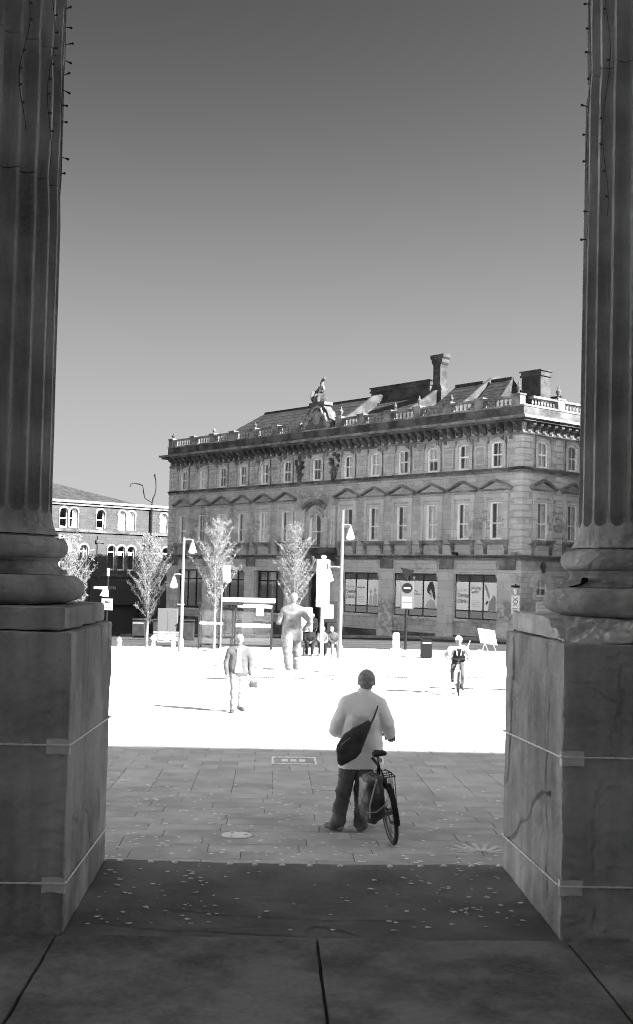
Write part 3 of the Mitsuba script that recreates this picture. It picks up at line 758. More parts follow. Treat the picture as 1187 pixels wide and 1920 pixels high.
add(B, 'base_course', MB().box(-SLEN, -7.3, -.02, .12, -7, -3.75).box(-4.9, -.02, -.02, .12, -7, -3.75).mesh(), 'soot_stone', M_side)
# shop windows with posters
def text_at(txt, h, M, u, v, z, bold=False):
    m = meshkit.text_mesh(txt, h, .008, bold); V = np.array(m.vertices); x = V[:, 0]
    # local facade u runs to the viewer's left: mirror so that it reads left to right
    W = np.stack([u-V[:, 0], v+V[:, 2], z+V[:, 1]], 1)
    return W, np.array(m.faces)
for wi, (a, b) in enumerate(SHOP):
    z0, z1 = -2.62, .47
    mb = MB(); w = b-a; cs = [a+w*k/3 for k in range(4)]
    for c in cs: mb.box(max(a, c-.05), min(b, c+.05), -.10, -.02, z0, z1)
    mb.box(a, b, -.11, -.02, z1-.09, z1).box(a, b, -.11, -.02, z0, z0+.09).box(a, b, -.105, -.025, -2.08, -2.0).box(a, b, -.105, -.025, -.06, .0)
    k = add(B, 'shop_window', mb.mesh(), 'dark_frame', M_front, label=('shop window nearest the corner, with three posters', 'middle shop window, with a portrait poster', 'shop window nearest the door, with posters')[wi])
    for j in range(3):
        p, q = cs[j]+.05, cs[j+1]-.05
        add(k, 'pane', MB().quad([p, -.06, z0+.09], [p, -.06, z1-.09], [q, -.06, z1-.09], [q, -.06, z0+.09]).mesh(), 'pane_glass', M_front)
        add(k, 'stall_panel', MB().box(p, q, -.058, -.050, z0+.09, -2.06).mesh(), 'grey_paint' if j != 1 else 'print_mid', M_front)
        pm = MB().box(p+.02, q-.02, -.052, -.046, -2.0, -.06)
        add(k, 'poster', pm.mesh(), 'white_poster', M_front)
    L = cs[3]-.05   # leftmost pane seen from the square (local u is larger to the left)
    ink = MB()
    if wi in (0, 2):
        s = (cs[1]-cs[0])/1.27
        ink.put(*text_at('Dental', .26*s, M_front, L-.12, -.046, -1.12, True)); ink.put(*text_at('Clinic', .26*s, M_front, L-.12, -.046, -1.52, True))
        thin = MB().put(*text_at('DEN AN', .17*s, M_front, L-.12, -.046, -.72))
        add(k, 'poster_lettering', thin.mesh(), 'print_mid', M_front)
        x = cs[2]-.12
        if wi == 0:
            ink.put(*text_at('Missing', .18*s, M_front, x-.05, -.046, -.55, True)); ink.put(*text_at('teeth?', .18*s, M_front, x-.05, -.046, -.82, True))
        else: ink.put(*text_at('Implants', .14*s, M_front, x-.05, -.046, -.72, True))
        lines = MB()
        for r_ in range(4): lines.box(x-.75-.1*(r_ % 2), x-.12, -.046, -.041, -1.35-.13*r_, -1.31-.13*r_)
        add(k, 'poster_lettering', lines.mesh(), 'print_light', M_front)
    else:
        ink.put(*text_at('Invisible', .13, M_front, cs[2]-.2, -.046, -.85)); ink.put(*text_at('orthodontics', .13, M_front, cs[2]-.2, -.046, -1.08))
    add(k, 'poster_lettering', ink.mesh(), 'print_dark', M_front)
    # picture in the right-hand pane
    c = (cs[0]+cs[1])/2
    if wi == 1:
        hair = [(c-.1, -2.0+.95), (c+.25, -.95), (c+.36, -.72), (c+.30, -.45), (c+.08, -.12), (c-.2, -.12), (c-.38, -.48), (c-.42, -.8), (c-.5, -1.2), (c-.42, -1.42), (c-.28, -1.25), (c-.2, -.9), (c+.0, -.62), (c+.1, -.85)]
        add(k, 'poster_picture', MB().extr(hair, -.046, -.039, 'y').mesh(), 'print_dark', M_front)
        add(k, 'poster_picture', MB().extr([(c+.1, -.85), (c-.0, -.62), (c-.2, -.9), (c-.22, -1.15), (c-.05, -1.28), (c+.08, -1.1)], -.046, -.041, 'y').extr([(c+.55, -1.98), (c+.3, -1.5), (c-.05, -1.35), (c-.4, -1.5), (c-.58, -1.98)], -.046, -.042, 'y').mesh(), 'print_light', M_front)
    elif wi == 0:
        add(k, 'poster_picture', MB().extr([(c-.5, -1.98), (c-.5, -1.1), (c-.3, -.9), (c-.1, -1.15), (c+.1, -1.4), (c+.2, -1.98)], -.046, -.041, 'y').extr([(c+.1, -1.2), (c+.25, -.9), (c+.45, -.5), (c+.55, -.15), (c+.35, -.25), (c+.05, -.9)], -.046, -.041, 'y').mesh(), 'print_mid', M_front)
        add(k, 'poster_picture', MB().extr([(c+.15, -1.35), (c+.3, -1.3), (c+.42, -1.5), (c+.3, -1.62)], -.046, -.039, 'y').mesh(), 'print_dark', M_front)
    else:
        add(k, 'poster_picture', MB().extr([(c-.45, -1.98), (c-.4, -1.2), (c-.15, -1.0), (c+.0, -1.3), (c+.02, -1.98)], -.046, -.041, 'y').extr([(c+.08, -1.98), (c+.12, -1.3), (c+.28, -1.1), (c+.42, -1.4), (c+.45, -1.98)], -.046, -.041, 'y').ell((c-.2, -.046, -.85), (.14, .01, .18), 1).ell((c+.27, -.046, -.95), (.14, .01, .18), 1).mesh(), 'print_light', M_front)
for wi, (a, b) in enumerate(LOW):
    z0, z1 = -3.0, .47; mb = MB(); w = b-a
    for k_ in range(4): c = a+w*k_/3; mb.box(max(a, c-.06), min(b, c+.06), -.30, -.2, z0, z1)
    mb.box(a, b, -.31, -.2, z1-.1, z1).box(a, b, -.31, -.2, z0, z0+.2).box(a, b, -.305, -.205, -.4, -.3)
    k = add(B, 'shop_window', mb.mesh(), 'dark_frame', M_front)
    add(k, 'pane', MB().quad([a, -.25, z0], [a, -.25, z1], [b, -.25, z1], [b, -.25, z0]).mesh(), 'pane_glass', M_front)
    add(k, 'blind', MB().box(a+w*.36, a+w*.62, -.40, -.38, -.28, .35).mesh(), 'print_mid', M_front)
# porch and door
mb = MB().box(18.6, 19.3, -.02, .9, -7, 1.3).box(21.95, 22.6, -.02, .9, -7, 1.3)
add(B, 'porch_pier', mb.mesh(), 'facade_dressed', M_front)
add(B, 'porch_entablature', MB().box(18.4, 22.8, -.02, 1.2, 1.3, 1.9).box(18.2, 23.0, -.02, 1.45, 1.9, 2.1).box(18.5, 22.7, .0, 1.1, 2.1, 2.35).mesh(), 'soot_stone', M_front)
add(B, 'urn', URN, None, M_front@trans(22.2, .7, 2.35)@np.diag([1.5, 1.5, 1.3, 1]))
dk = add(B, 'door', MB().box(19.7, 21.7, -.30, -.22, -5.2, -.9).mesh(), 'dark_frame', M_front, label='dark double entrance door under the porch')
add(dk, 'pane', MB().quad([19.7, -.26, -.8], [19.7, -.26, .4], [21.7, -.26, .4], [21.7, -.26, -.8]).mesh(), 'pane_glass', M_front)
for u in (20.2, 21.2): add(dk, 'door_panel', MB().box(u-.32, u+.32, -.22, -.2, -4.6, -1.3).mesh(), 'black_metal', M_front)
add(B, 'notice_board', MB().box(18.62, 18.66, .25, .8, -4.2, -2.4).box(18.2, 18.58, .905, .93, -4.0, -2.6).mesh(), 'dark_frame', M_front)
# arched window and doorway on the side street
MA = M_side@trans(-2.1, 0, -.95)
window(B, SG, MA, 1.2, 1.24, 'blind', 4)
mb = MB()
for k in range(11):
    a0, a1 = math.pi*k/11, math.pi*(k+1)/11
    p = lambda a, r: (r*math.cos(a), .62+r*math.sin(a))
    mb.extr([p(a0, .60), p(a0, 1.22), p(a1, 1.22), p(a1, .60)], -.3, .08+.03*(k % 2), 'y')
mb.box(-.92, -.6, -.02, .1, -.1, .62).box(.6, .92, -.02, .1, -.1, .62).box(-1.0, 1.0, -.02, .16, -.22, -.06)
add(B, 'window_surround', mb.mesh(), 'facade_dressed', MA)
add(B, 'carved_head', MB().ell((0, .16, 2.05), (.22, .16, .3), 2).ell((0, .2, 1.75), (.14, .14, .18), 1).mesh(), 'soot_stone', MA, smooth=True)
add(B, 'door', MB().box(-7.15, -5.05, -.3, -.22, -4.2, -.25).mesh(), 'dark_frame', M_side)
add(B, 'name_board', MB().box(-3.2, -1.55, .0, .05, -2.45, -1.25).mesh(), 'white_poster', M_side, label='pale notice board under the arched window')
mb = MB()
for i, w in enumerate((1.3, 1.1, 1.35, .8)): mb.box(-1.7-w, -1.7, .05, .054, -1.5-.22*i, -1.44-.22*i)
add(B, 'name_board_lettering', mb.mesh(), 'print_light', M_side)
# floodlights on the ground cornice
for u in (17.4, 9.0, 5.4, .1):
    add(B, 'floodlight', MB().box(u-.18, u+.18, .45, .72, 1.80, 1.98).box(u-.02, u+.02, .3, .5, 1.76, 1.84).mesh(), 'lamp_metal' if u != 5.4 else 'black_metal', M_front)
# royal-arms style carving and the seated figure above it
mb = MB().extr([(-2.2, 11.84), (2.2, 11.84), (2.1, 12.3), (1.55, 12.6), (1.25, 13.2), (.7, 13.75), (-.7, 13.75), (-1.25, 13.2), (-1.55, 12.6), (-2.1, 12.3)], -.5, .25, 'y')
mb.box(-.95, .95, -.6, .3, 13.75, 14.0)
add(B, 'crest_block', mb.mesh(), 'soot_stone', M_front@trans(20.95, 0, 0))
r2 = np.random.default_rng(5); mb = MB()
mb.ell((0, .28, 12.75), (.5, .14, .62), 2)
for s in (-1, 1):
    for k in range(9):
        t = k/8.; mb.ell((s*(.55+.9*t), .30, 13.0-1.0*t*t+.1*math.sin(k*2)), (.2, .14, .24), 1)
    for k in range(8): mb.ell((s*(1.0+r2.random()*.8), .28, 12.0+r2.random()*.4), (.16, .1, .12), 1)
for k in range(9): a = math.pi*k/8; mb.ell((.55*math.cos(a), .28, 13.35+.28*math.sin(a)), (.13, .1, .13), 1)
add(B, 'crest_carving', mb.mesh(), 'carved_stone', M_front@trans(20.95, 0, 0), smooth=True)
# ---------------------------------------------------------------- roofs and chimneys of the corner building
def hip(u0_, u1_, v0, v1, z0, z1, h0, h1):
    """roof with a ridge along u; h0, h1: how far the ridge is drawn in at each end"""
    vm = (v0+v1)/2; mb = MB()
    a, b, c, d = [u0_, v1, z0], [u1_, v1, z0], [u1_, v0, z0], [u0_, v0, z0]; e, f = [u0_+h0, vm, z1], [u1_-h1, vm, z1]
    mb.quad(a, e, f, b); mb.quad(c, f, e, d); mb.put([d, e, a], [[0, 1, 2]]); mb.put([b, f, c], [[0, 1, 2]])
    mb.box(u0_+h0-.05, u1_-h1+.05, vm-.12, vm+.12, z1-.08, z1+.1)
    return mb.mesh()
def slates(u0_, u1_, v0, v1, z0, z1, h0, h1):
    mb = MB().put(*hip(u0_, u1_, v0, v1, z0, z1, h0, h1)); n = 12; vm = (v0+v1)/2
    for i in range(n):
        t = i/n; t2 = (i+1)/n
        A = lambda t: (u0_+h0*t, u1_-h1*t, v1+(vm-v1)*t, z0+(z1-z0)*t)
        p, q = A(t), A(t2)
        mb.quad([p[0]+.02, p[2]+.01, p[3]+.03], [q[0]+.02, q[2], q[3]+.01], [q[1]-.02, q[2], q[3]+.01], [p[1]-.02, p[2]+.01, p[3]+.03])
        mb.quad([p[0]+.02, p[2]+.01, p[3]-.02], [p[0]+.02, p[2]+.01, p[3]+.03], [p[1]-.02, p[2]+.01, p[3]+.03], [p[1]-.02, p[2]+.01, p[3]-.02])
    return mb.mesh()
for a in ((20.5, 41.0, -11.5, -1.0, 11.0, 15.15, 1.0, 5.0), (13.9, 20.4, -11, -1.0, 11.0, 14.6, .3, .3), (7.9, 12.6, -9, -1.2, 11.0, 14.85, .2, 1.8), (4.6, 7.3, -9, -1.2, 11.0, 14.85, .7, .1), (1.2, 4.2, -12, -2.2, 11.0, 13.4, 1.2, .1)):
    add(B, 'roof', slates(*a), 'slate', M_front)
def stack(u0_, u1_, v0, v1, z0, z1, pots=0):
    mb = MB().box(u0_, u1_, v0, v1, z0, z1-.45).box(u0_-.1, u1_+.1, v0-.1, v1+.1, z1-.45, z1-.3).box(u0_-.04, u1_+.04, v0-.04, v1+.04, z1-.3, z1-.08).box(u0_-.14, u1_+.14, v0-.14, v1+.14, z1-.08, z1)
    mb.box(u0_-.12, u1_+.12, v0-.12, v1+.12, z0, z0+.5)
    return mb.mesh()
ch = add(B, 'chimney', stack(15.4, 22.3, -8.1, -6.9, 12.5, 16.15), 'soot_black', M_front, label='long low chimney stack in the middle of the roof')
mb = MB().box(12.9, 14.2, -6.6, -5.6, 11, 14.9)
mb.extr([(12.9, 14.9), (13.15, 15.4), (13.1, 16.9), (12.95, 17.1), (12.95, 17.35), (12.8, 17.5), (12.8, 17.75), (14.25, 17.75), (14.25, 17.5), (14.1, 17.35), (14.05, 17.1), (13.9, 16.9), (13.9, 15.4), (14.2, 14.9)][::-1], -6.5, -5.7, 'y')
add(B, 'chimney', mb.mesh(), 'soot_black', M_front, label='tall slim chimney rising highest above the roof')
add(B, 'chimney', stack(3.0, 4.75, -6.6, -5.5, 11.0, 15.3), 'soot_black', M_front, label='square chimney stack nearest the corner')
for u, z in ((20.45, 15.0), (13.4, 14.7), (7.6, 15.05)):
    mb = MB().extr([(-11.5, 11), (-.9, 11), (-.9, 12.0), (-5.4, z+.15), (-6.2, z+.35), (-7.0, z+.15), (-11.5, 12)], u-.11, u+.11, 'x')
    mb.box(u-.22, u+.22, -1.5, -.8, 11, 12.75).lathe([(.18, 12.75), (.16, 12.85), (.06, 12.95), (.15, 13.1), (.07, 13.3), (0, 13.45)], 10, (u, -1.15, 0))
    add(B, 'fire_wall', mb.mesh(), 'soot_black', M_front)
# hotel on the right of the side street, out of the frame: its roof line shades the lower part of the side face
hp = C+NR*9.2
M_hotel = frame([*TR, 0], [*-NR, 0], [0, 0, 1], [*hp, 0])
ho = thing('hotel_building', 'stone hotel across the side street, out of the frame at the right', 'building')
mb = MB().box(.6, 36, -16, 0, -6, 15.6).box(.5, 36, -16, .35, 15.6, 16.05)
for i in range(9):
    for z in (-2.5, 2.4, 7.2, 11.8): mb.box(2.2+i*3.8, 2.5+i*3.8, 0, .15, z, z+2.2).box(3.5+i*3.8, 3.8+i*3.8, 0, .15, z, z+2.2).box(2.1+i*3.8, 3.9+i*3.8, 0, .3, z+2.2, z+2.5)
add(ho, 'wall', mb.mesh(), 'station_stone', M_hotel)

# ---------------------------------------------------------------- the lower building at the left, beyond the cross street
LB = np.array([-15.79, 123.09])
M_left = frame([*-TR, 0], [*NR, 0], [0, 0, 1], [*LB, 0])     # local u = -s
A = thing('arcaded_building', 'lower stone building at the left with round-headed windows and a dark shopfront', 'building')
TOPW = [(-6.05, 2), (-2.42, 1), (.68, 2), (5.25, 1), (8.6, 2)]
LOWG = [(-5.4, 3), (.15, 3), (5.6, 3)]
hl = []
def lights(lst, zs, w, gap):
    o = []
    for s, n in lst:
        for k in range(n): o.append((s+(k-(n-1)/2)*(w+gap), zs))
    return o
topw = lights(TOPW, 4.42, .95, .16); loww = lights(LOWG, .25, .95, .22)
hl += [(-s-.475, -s+.475, z, z+2.0) for s, z in topw]+[(-s-.475, -s+.475, z, z+2.55) for s, z in loww]
hl += [(-2.6, 3.2, -6.0, -2.45), (4.6, 10, -6.0, -2.45)]
mb = MB(); holes_wall(mb, -16, 13, -9, 7.2, hl, .3)
mb.quad([-16, 0, 7.2], [-16, 0, -9], [-16, -14, -9], [-16, -14, 7.2]); mb.quad([13, 0, -9], [13, 0, 7.2], [13, -14, 7.2], [13, -14, -9])
mb.quad([-16, -14, -9], [13, -14, -9], [13, -14, 7.2], [-16, -14, 7.2]); mb.quad([-16, 0, 7.19], [-16, -14, 7.19], [13, -14, 7.19], [13, 0, 7.19])
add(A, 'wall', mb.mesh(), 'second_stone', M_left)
add(A, 'inner_wall', MB().box(-15.7, 12.7, -5.2, -5, -9, 7.1).box(-4.2, -4.05, -5, -.32, -9, 7.1).box(4, 4.15, -5, -.32, -9, 7.1).mesh(), 'room_plaster', M_left)
add(A, 'room_floor', MB().box(-15.7, 12.7, -5, -.32, -.4, -.2).box(-15.7, 12.7, -5, -.32, 3.9, 4.1).mesh(), 'room_plaster', M_left)
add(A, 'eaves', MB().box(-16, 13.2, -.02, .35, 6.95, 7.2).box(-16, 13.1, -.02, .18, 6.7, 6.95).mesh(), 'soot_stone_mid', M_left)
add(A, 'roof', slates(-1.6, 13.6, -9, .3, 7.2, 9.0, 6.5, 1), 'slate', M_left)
add(A, 'string_course', MB().box(-16, 13, -.02, .18, 4.02, 4.3).mesh(), 'soot_stone', M_left)
add(A, 'string_course', MB().box(-16, 13, -.02, .14, -.42, -.12).mesh(), 'soot_stone', M_left)
def arch_head(w, h, out):
    mb = MB(); r = w/2
    for k in range(10):
        a0, a1 = math.pi*k/10, math.pi*(k+1)/10
        p = lambda a, r_: (r_*math.cos(a), h-r+r_*math.sin(a))
        mb.extr([p(a0, r-.02), p(a0, r+out), p(a1, r+out), p(a1, r-.02)], -.28, .09, 'y')
    # corner fill of the square opening
    for s in (-1, 1):
        pts = [(s*r, h-r)]+[(s*r*math.cos(math.pi/2*k/5), h-r+r*math.sin(math.pi/2*k/5)) for k in range(6)]+[(s*r, h+.02)]
        mb.extr(pts if s > 0 else pts[::-1], -.2, -.005, 'y')
    for s in (-1, 1): mb.box(*sorted((s*(r-.02), s*(r+.07))), -.28, .06, 0, h-r)
    return mb.mesh()
AH1, AH2 = ply(arch_head(.95, 2.0, .17), 'soot_stone_mid'), ply(arch_head(.95, 2.55, .17), 'soot_stone_mid')
def light_frame(h, rail, t=.1):
    mb = MB().box(-.475, -.475+t, -.27, -.15, 0, h).box(.475-t, .475, -.27, -.15, 0, h).box(-.4, .4, -.27, -.15, 0, .14).box(-.4, .4, -.27, -.15, h-.12, h).box(-.4, .4, -.27, -.15, rail-.05, rail+.05)
    return mb.mesh()
FR1, FR2 = ply(light_frame(2.0, .95, .12), 'white_paint'), ply(light_frame(2.55, 1.9), 'white_paint')
PN1 = ply(MB().quad([-.45, -.2, .1], [-.45, -.2, 1.95], [.45, -.2, 1.95], [.45, -.2, .1]).mesh(), 'pane_glass')
PN2 = ply(MB().quad([-.45, -.2, .1], [-.45, -.2, 2.45], [.45, -.2, 2.45], [.45, -.2, .1]).mesh(), 'pane_glass')
BL1 = ply(MB().box(-.42, .42, -.36, -.34, .12, 1.9).mesh(), 'white_poster')
for i, (s, z) in enumerate(topw):
    M = M_left@trans(-s, 0, z); k = add(A, 'window', FR1, None, M); add(k, 'pane', PN1, None, M); add(A, 'window_surround', AH1, None, M)
    if i in (3, 4, 5, 6): add(k, 'blind', BL1, None, M)
    elif i == 1: add(k, 'blind', MB().box(-.42, .0, -.36, -.34, .1, 1.9).mesh(), 'white_poster', M)
for i, (s, z) in enumerate(loww):
    M = M_left@trans(-s, 0, z); k = add(A, 'window', FR2, None, M); add(k, 'pane', PN2, None, M); add(A, 'window_surround', AH2, None, M)
    if i in (4, 5): add(k, 'notice', MB().box(-.2, .2, -.19, -.185, 1.55, 1.82).mesh(), 'white_poster', M)
for s in (-2.43, 3.2): add(A, 'pilaster', MB().box(-s-.3, -s+.3, -.02, .14, -9, 3.7).box(-s-.5, -s+.5, -.02, .24, 3.0, 3.3).mesh(), 'second_stone', M_left)
sf = add(A, 'shopfront', MB().box(-2.9, 3.5, -.02, .25, -3.3, -.85).box(-2.9, -2.5, -.02, .18, -6.6, -3.3).box(3.1, 3.5, -.02, .18, -6.6, -3.3).box(-2.5, 3.1, -.25, -.15, -6.6, -3.3).mesh(), 'print_dark', M_left, label='black shopfront with a pale line of lettering on its fascia')
add(sf, 'fascia_lettering', MB().put(*text_at('BANK', .3, None, 1.6, .255, -1.7)).mesh(), 'print_light', M_left)
# drainpipe with the wrought ironwork above the eaves
dp = thing('drainpipe', 'dark drainpipe at the right end of the lower stone building, ironwork sprouting above it', 'drainpipe')
mb = MB().tube([[0, 0, -6], [0, 0, 7.3]], .1, 8); add(dp, 'pipe', mb.mesh(), 'black_metal', M_left@trans(-3.54, .25, 0))
mb = MB().tube([[0, 0, 7.3], [-.1, 0, 7.9], [-.35, 0, 8.4], [-.45, 0, 9.2], [-.35, 0, 10.0], [-.2, 0, 10.5]], [.06, .08, .06, .05, .06, .1], 7).tube([[0, 0, 7.5], [.5, 0, 7.7], [.9, 0, 7.9], [1.1, 0, 8.6], [1.1, 0, 8.9]], [.04, .05, .04, .07, .04], 6).tube([[1.2, 0, 9.2], [1.7, 0, 9.35], [2.4, 0, 9.4], [2.7, 0, 9.2], [2.75, 0, 8.95]], [.06, .08, .05, .04, .04], 6).tube([[1.1, 0, 8.8], [1.2, 0, 9.2]], .04, 5)
add(dp, 'ironwork', mb.mesh(), 'black_metal', M_left@trans(-3.54, .25, 0), smooth=True)

# ---------------------------------------------------------------- trees
def tree(x, y, h, w, clear, seed, lab):
    r = np.random.default_rng(seed); z0 = float(G(x, y)); t = thing('young_tree', lab, 'tree', 'young trees along the far edge of the square')
    M = trans(x, y, z0)
    zs = np.linspace(0, h*.96, 10); wob = np.cumsum(r.normal(0, .012, (10, 2)), 0)
    tr = np.stack([wob[:, 0], wob[:, 1], zs], 1); rad = .075*(1-.93*zs/h)
    add(t, 'trunk', MB().tube(tr, rad, 8).mesh(), 'bark_pale', M, smooth=True)
    br = MB(); leaves = []
    nb = 64
    for i in range(nb):
        f = clear+(1-clear)*((i+.5)/nb)**.9; zb = h*f*.97
        prof = min(1, ((f-clear)/(1-clear)/.22)**.8)*(1-((f-clear)/(1-clear)))**.62
        L = max(.18, w*.5*1.12*prof*(.65+.6*r.random()))
        a = i*2.399+r.normal(0, .3); up = .75+.7*f+r.normal(0, .15)
        p0 = np.array([np.interp(zb, zs, tr[:, 0]), np.interp(zb, zs, tr[:, 1]), zb]); d = np.array([math.cos(a), math.sin(a), up]);
        pts = [p0+d*L*q+np.array([0, 0, .25*L*q*q])+r.normal(0, .015, 3)*q for q in (0, .33, .66, 1)]
        br.tube(pts, [.018, .013, .009, .004], 4, cap=False)
        n2 = int(5+L*13)
        for k in range(n2):
            q = .18+.82*r.random(); b = np.array(pts[0])*(1-q)+np.array(pts[-1])*q
            a2 = r.random()*6.28; e = b+np.array([math.cos(a2), math.sin(a2), .9])*(.10+.24*r.random())
            br.tube([b, (b+e)/2+r.normal(0, .01, 3), e], [.006, .005, .003], 3, cap=False)
            for m in range(6):
                leaves.append(b+(e-b)*r.random()+r.normal(0, .045, 3))
    add(t, 'branches', br.mesh(), 'bark_pale', M, smooth=True)
    c = np.array(leaves); n = len(c); s = r.uniform(.013, .030, n)[:, None]
    d1 = r.normal(0, 1, (n, 3)); d1 /= np.linalg.norm(d1, axis=1, keepdims=True); d2 = np.cross(d1, r.normal(0, 1, (n, 3))); d2 /= np.linalg.norm(d2, axis=1, keepdims=True)
    V = np.stack([c-d1*s*1.5, c+d2*s*.8, c+d1*s*1.5, c-d2*s*.8], 1).reshape(-1, 3); i4 = np.arange(n)[:, None]*4
    F = np.vstack([i4+[0, 1, 2], i4+[0, 2, 3]])
    add(t, 'crown', (V, F), 'leaf', M, kind='stuff')
scene['leaf'] = {'type': 'twosided', 'bsdf': {'type': 'principled', 'base_color': mottled(.14, .24, 4, 30), 'roughness': .55, 'specular': .4}}
scene['bark_pale'] = P(mottled(.16, .28, 5, 50), .8, .2)
tree(-10.2, 60.0, 5.5, 2.5, .18, 1, 'young pale-leaved tree half hidden by the left column base')
tree(-6.25, 60.41, 5.6, 2.3, .2, 2, 'young pale-leaved tree in front of the black shopfront')
tree(-2.78, 58.4, 6.3, 2.5, .28, 3, 'young pale-leaved tree in front of the bus shelter')
tree(1.2, 61.26, 6.3, 2.4, .25, 4, 'young pale-leaved tree behind the bronze striding figure')

# ---------------------------------------------------------------- street furniture
def lantern(mb, x, z):
    mb.lathe([(.03, 0), (.05, -.05), (.08, -.10), (.15, -.34), (.20, -.50), (.12, -.56), (0, -.58)][::-1], 12, (x, 0, z))
def lamp(x, y, h, arms, lab, clamp=None):
    z0 = float(G(x, y)); t = thing('street_lamp', lab, 'street lamp', 'slim street lamps of the square'); M = trans(x, y, z0)
    add(t, 'post', MB().lathe([(.14, 0), (.14, .5), (.085, .6), (.075, 2.6), (.06, h), (0, h+.02)], 12).mesh(), 'lamp_metal', M, smooth=40)
    for (dx, z) in arms:
        add(t, 'arm', MB().tube([[0, 0, z], [dx*.6, 0, z+.03], [dx, 0, z], [dx, 0, z-.08]], .035, 8).mesh(), 'lamp_metal', M, smooth=True)
        mb = MB(); lantern(mb, dx, z-.08); add(t, 'lantern', mb.mesh(), 'white_paint', M, smooth=40)
    if clamp: add(t, 'banner_clamp', MB().box(-.22, .12, -.04, .04, clamp-.03, clamp+.03).mesh(), 'lamp_metal', M)
lamp(-4.26, 56.89, 5.4, [(.42, 5.3), (-.42, 3.62)], 'slim pale street lamp in front of the long stone building at its left end', 2.2)
lamp(3.12, 52.98, 6.6, [(.36, 5.95), (-.55, 4.05)], 'tallest pale street lamp beside the white banner board')
lamp(-9.9, 55.2, 5.35, [(.42, 5.2)], 'pale street lamp beside the left column base')
# white banner board
x, y = 2.32, 53.4; z0 = float(G(x, y)); t = thing('banner_board', 'tall blank white banner board on a pole beside the tallest street lamp', 'sign'); M = trans(x, y, z0)
add(t, 'pole', MB().lathe([(.07, 0), (.07, 4.45), (.12, 4.47), (.12, 4.55), (0, 4.6)], 10).mesh(), 'white_paint', M, smooth=40)
add(t, 'board', cbox(-.31, .31, -.10, -.02, 2.25, 4.4, .03), 'white_poster', M)
add(t, 'symbol', MB().box(.12, .2, -.106, -.101, 3.95, 4.2).mesh(), 'print_dark', M)
# no entry sign with the back of a triangle above
x, y = 7.01, 61.3; z0 = float(G(x, y)); t = thing('road_sign', 'grey no-entry road sign board on a black post with a black triangle on top', 'road sign'); M = trans(x, y, z0)@rotz(-.08)
add(t, 'post', MB().lathe([(.07, 0), (.07, 4.1), (0, 4.12)], 10).mesh(), 'black_metal', M, smooth=40)
add(t, 'board', cbox(-.30, .36, -.12, -.07, 2.1, 3.55, .02), 'sign_grey', M)
add(t, 'disc', MB().extr([(.03+.27*math.cos(a), 3.2+.27*math.sin(a)) for a in np.linspace(0, 2*math.pi, 24)[:-1]], -.135, -.121, 'y').mesh(), 'black_metal', M)
add(t, 'bar', MB().box(-.15, .21, -.145, -.136, 3.15, 3.25).mesh(), 'plate_grey', M)
for zz in (2.62, 2.30):
    pl = add(t, 'plate', MB().box(-.22, .28, -.13, -.121, zz-.12, zz+.13).mesh(), 'plate_grey', M)
    add(pl, 'lettering', MB().box(-.15, .21, -.136, -.131, zz+.03, zz+.07).box(-.12, .18, -.136, -.131, zz-.06, zz-.02).mesh(), 'print_mid', M)
add(t, 'triangle', MB().extr([(-.32, 4.25), (.42, 4.12), (-.05, 3.62)], -.13, -.09, 'y').mesh(), 'black_metal', M)
# sign at the building corner
x, y = 15.6, 75.2; z0 = float(G(x, y)); t = thing('parking_sign', 'white sign board with diagonal dark marks on a post at the building corner', 'road sign'); M = trans(x, y, z0)@rotz(-.2)
add(t, 'post', MB().lathe([(.06, 0), (.06, 3.55), (0, 3.6)], 10).mesh(), 'black_metal', M, smooth=40)
add(t, 'board', cbox(-.26, .26, -.1, -.05, 1.65, 2.85, .02), 'white_poster', M)
mb = MB()
for q in ((0, 2.6), (0, 2.3)):
    for s in (-1, 1): mb.extr([(q[0]-.16, q[1]-.13*s-.02), (q[0]-.16, q[1]-.13*s+.03), (q[0]+.16, q[1]+.13*s+.02), (q[0]+.16, q[1]+.13*s-.03)][::-1], -.108, -.101, 'y')
mb.box(-.18, .18, -.108, -.101, 1.85, 1.9).box(-.18, .18, -.108, -.101, 1.98, 2.03)
add(t, 'markings', mb.mesh(), 'print_dark', M)
add(t, 'lamp_hood', MB().lathe([(.09, 2.9), (.12, 3.3), (.1, 3.3)], 10).mesh(), 'white_poster', M); add(t, 'cap', MB().box(-.28, .28, -.15, .1, 3.36, 3.5).mesh(), 'black_metal', M)
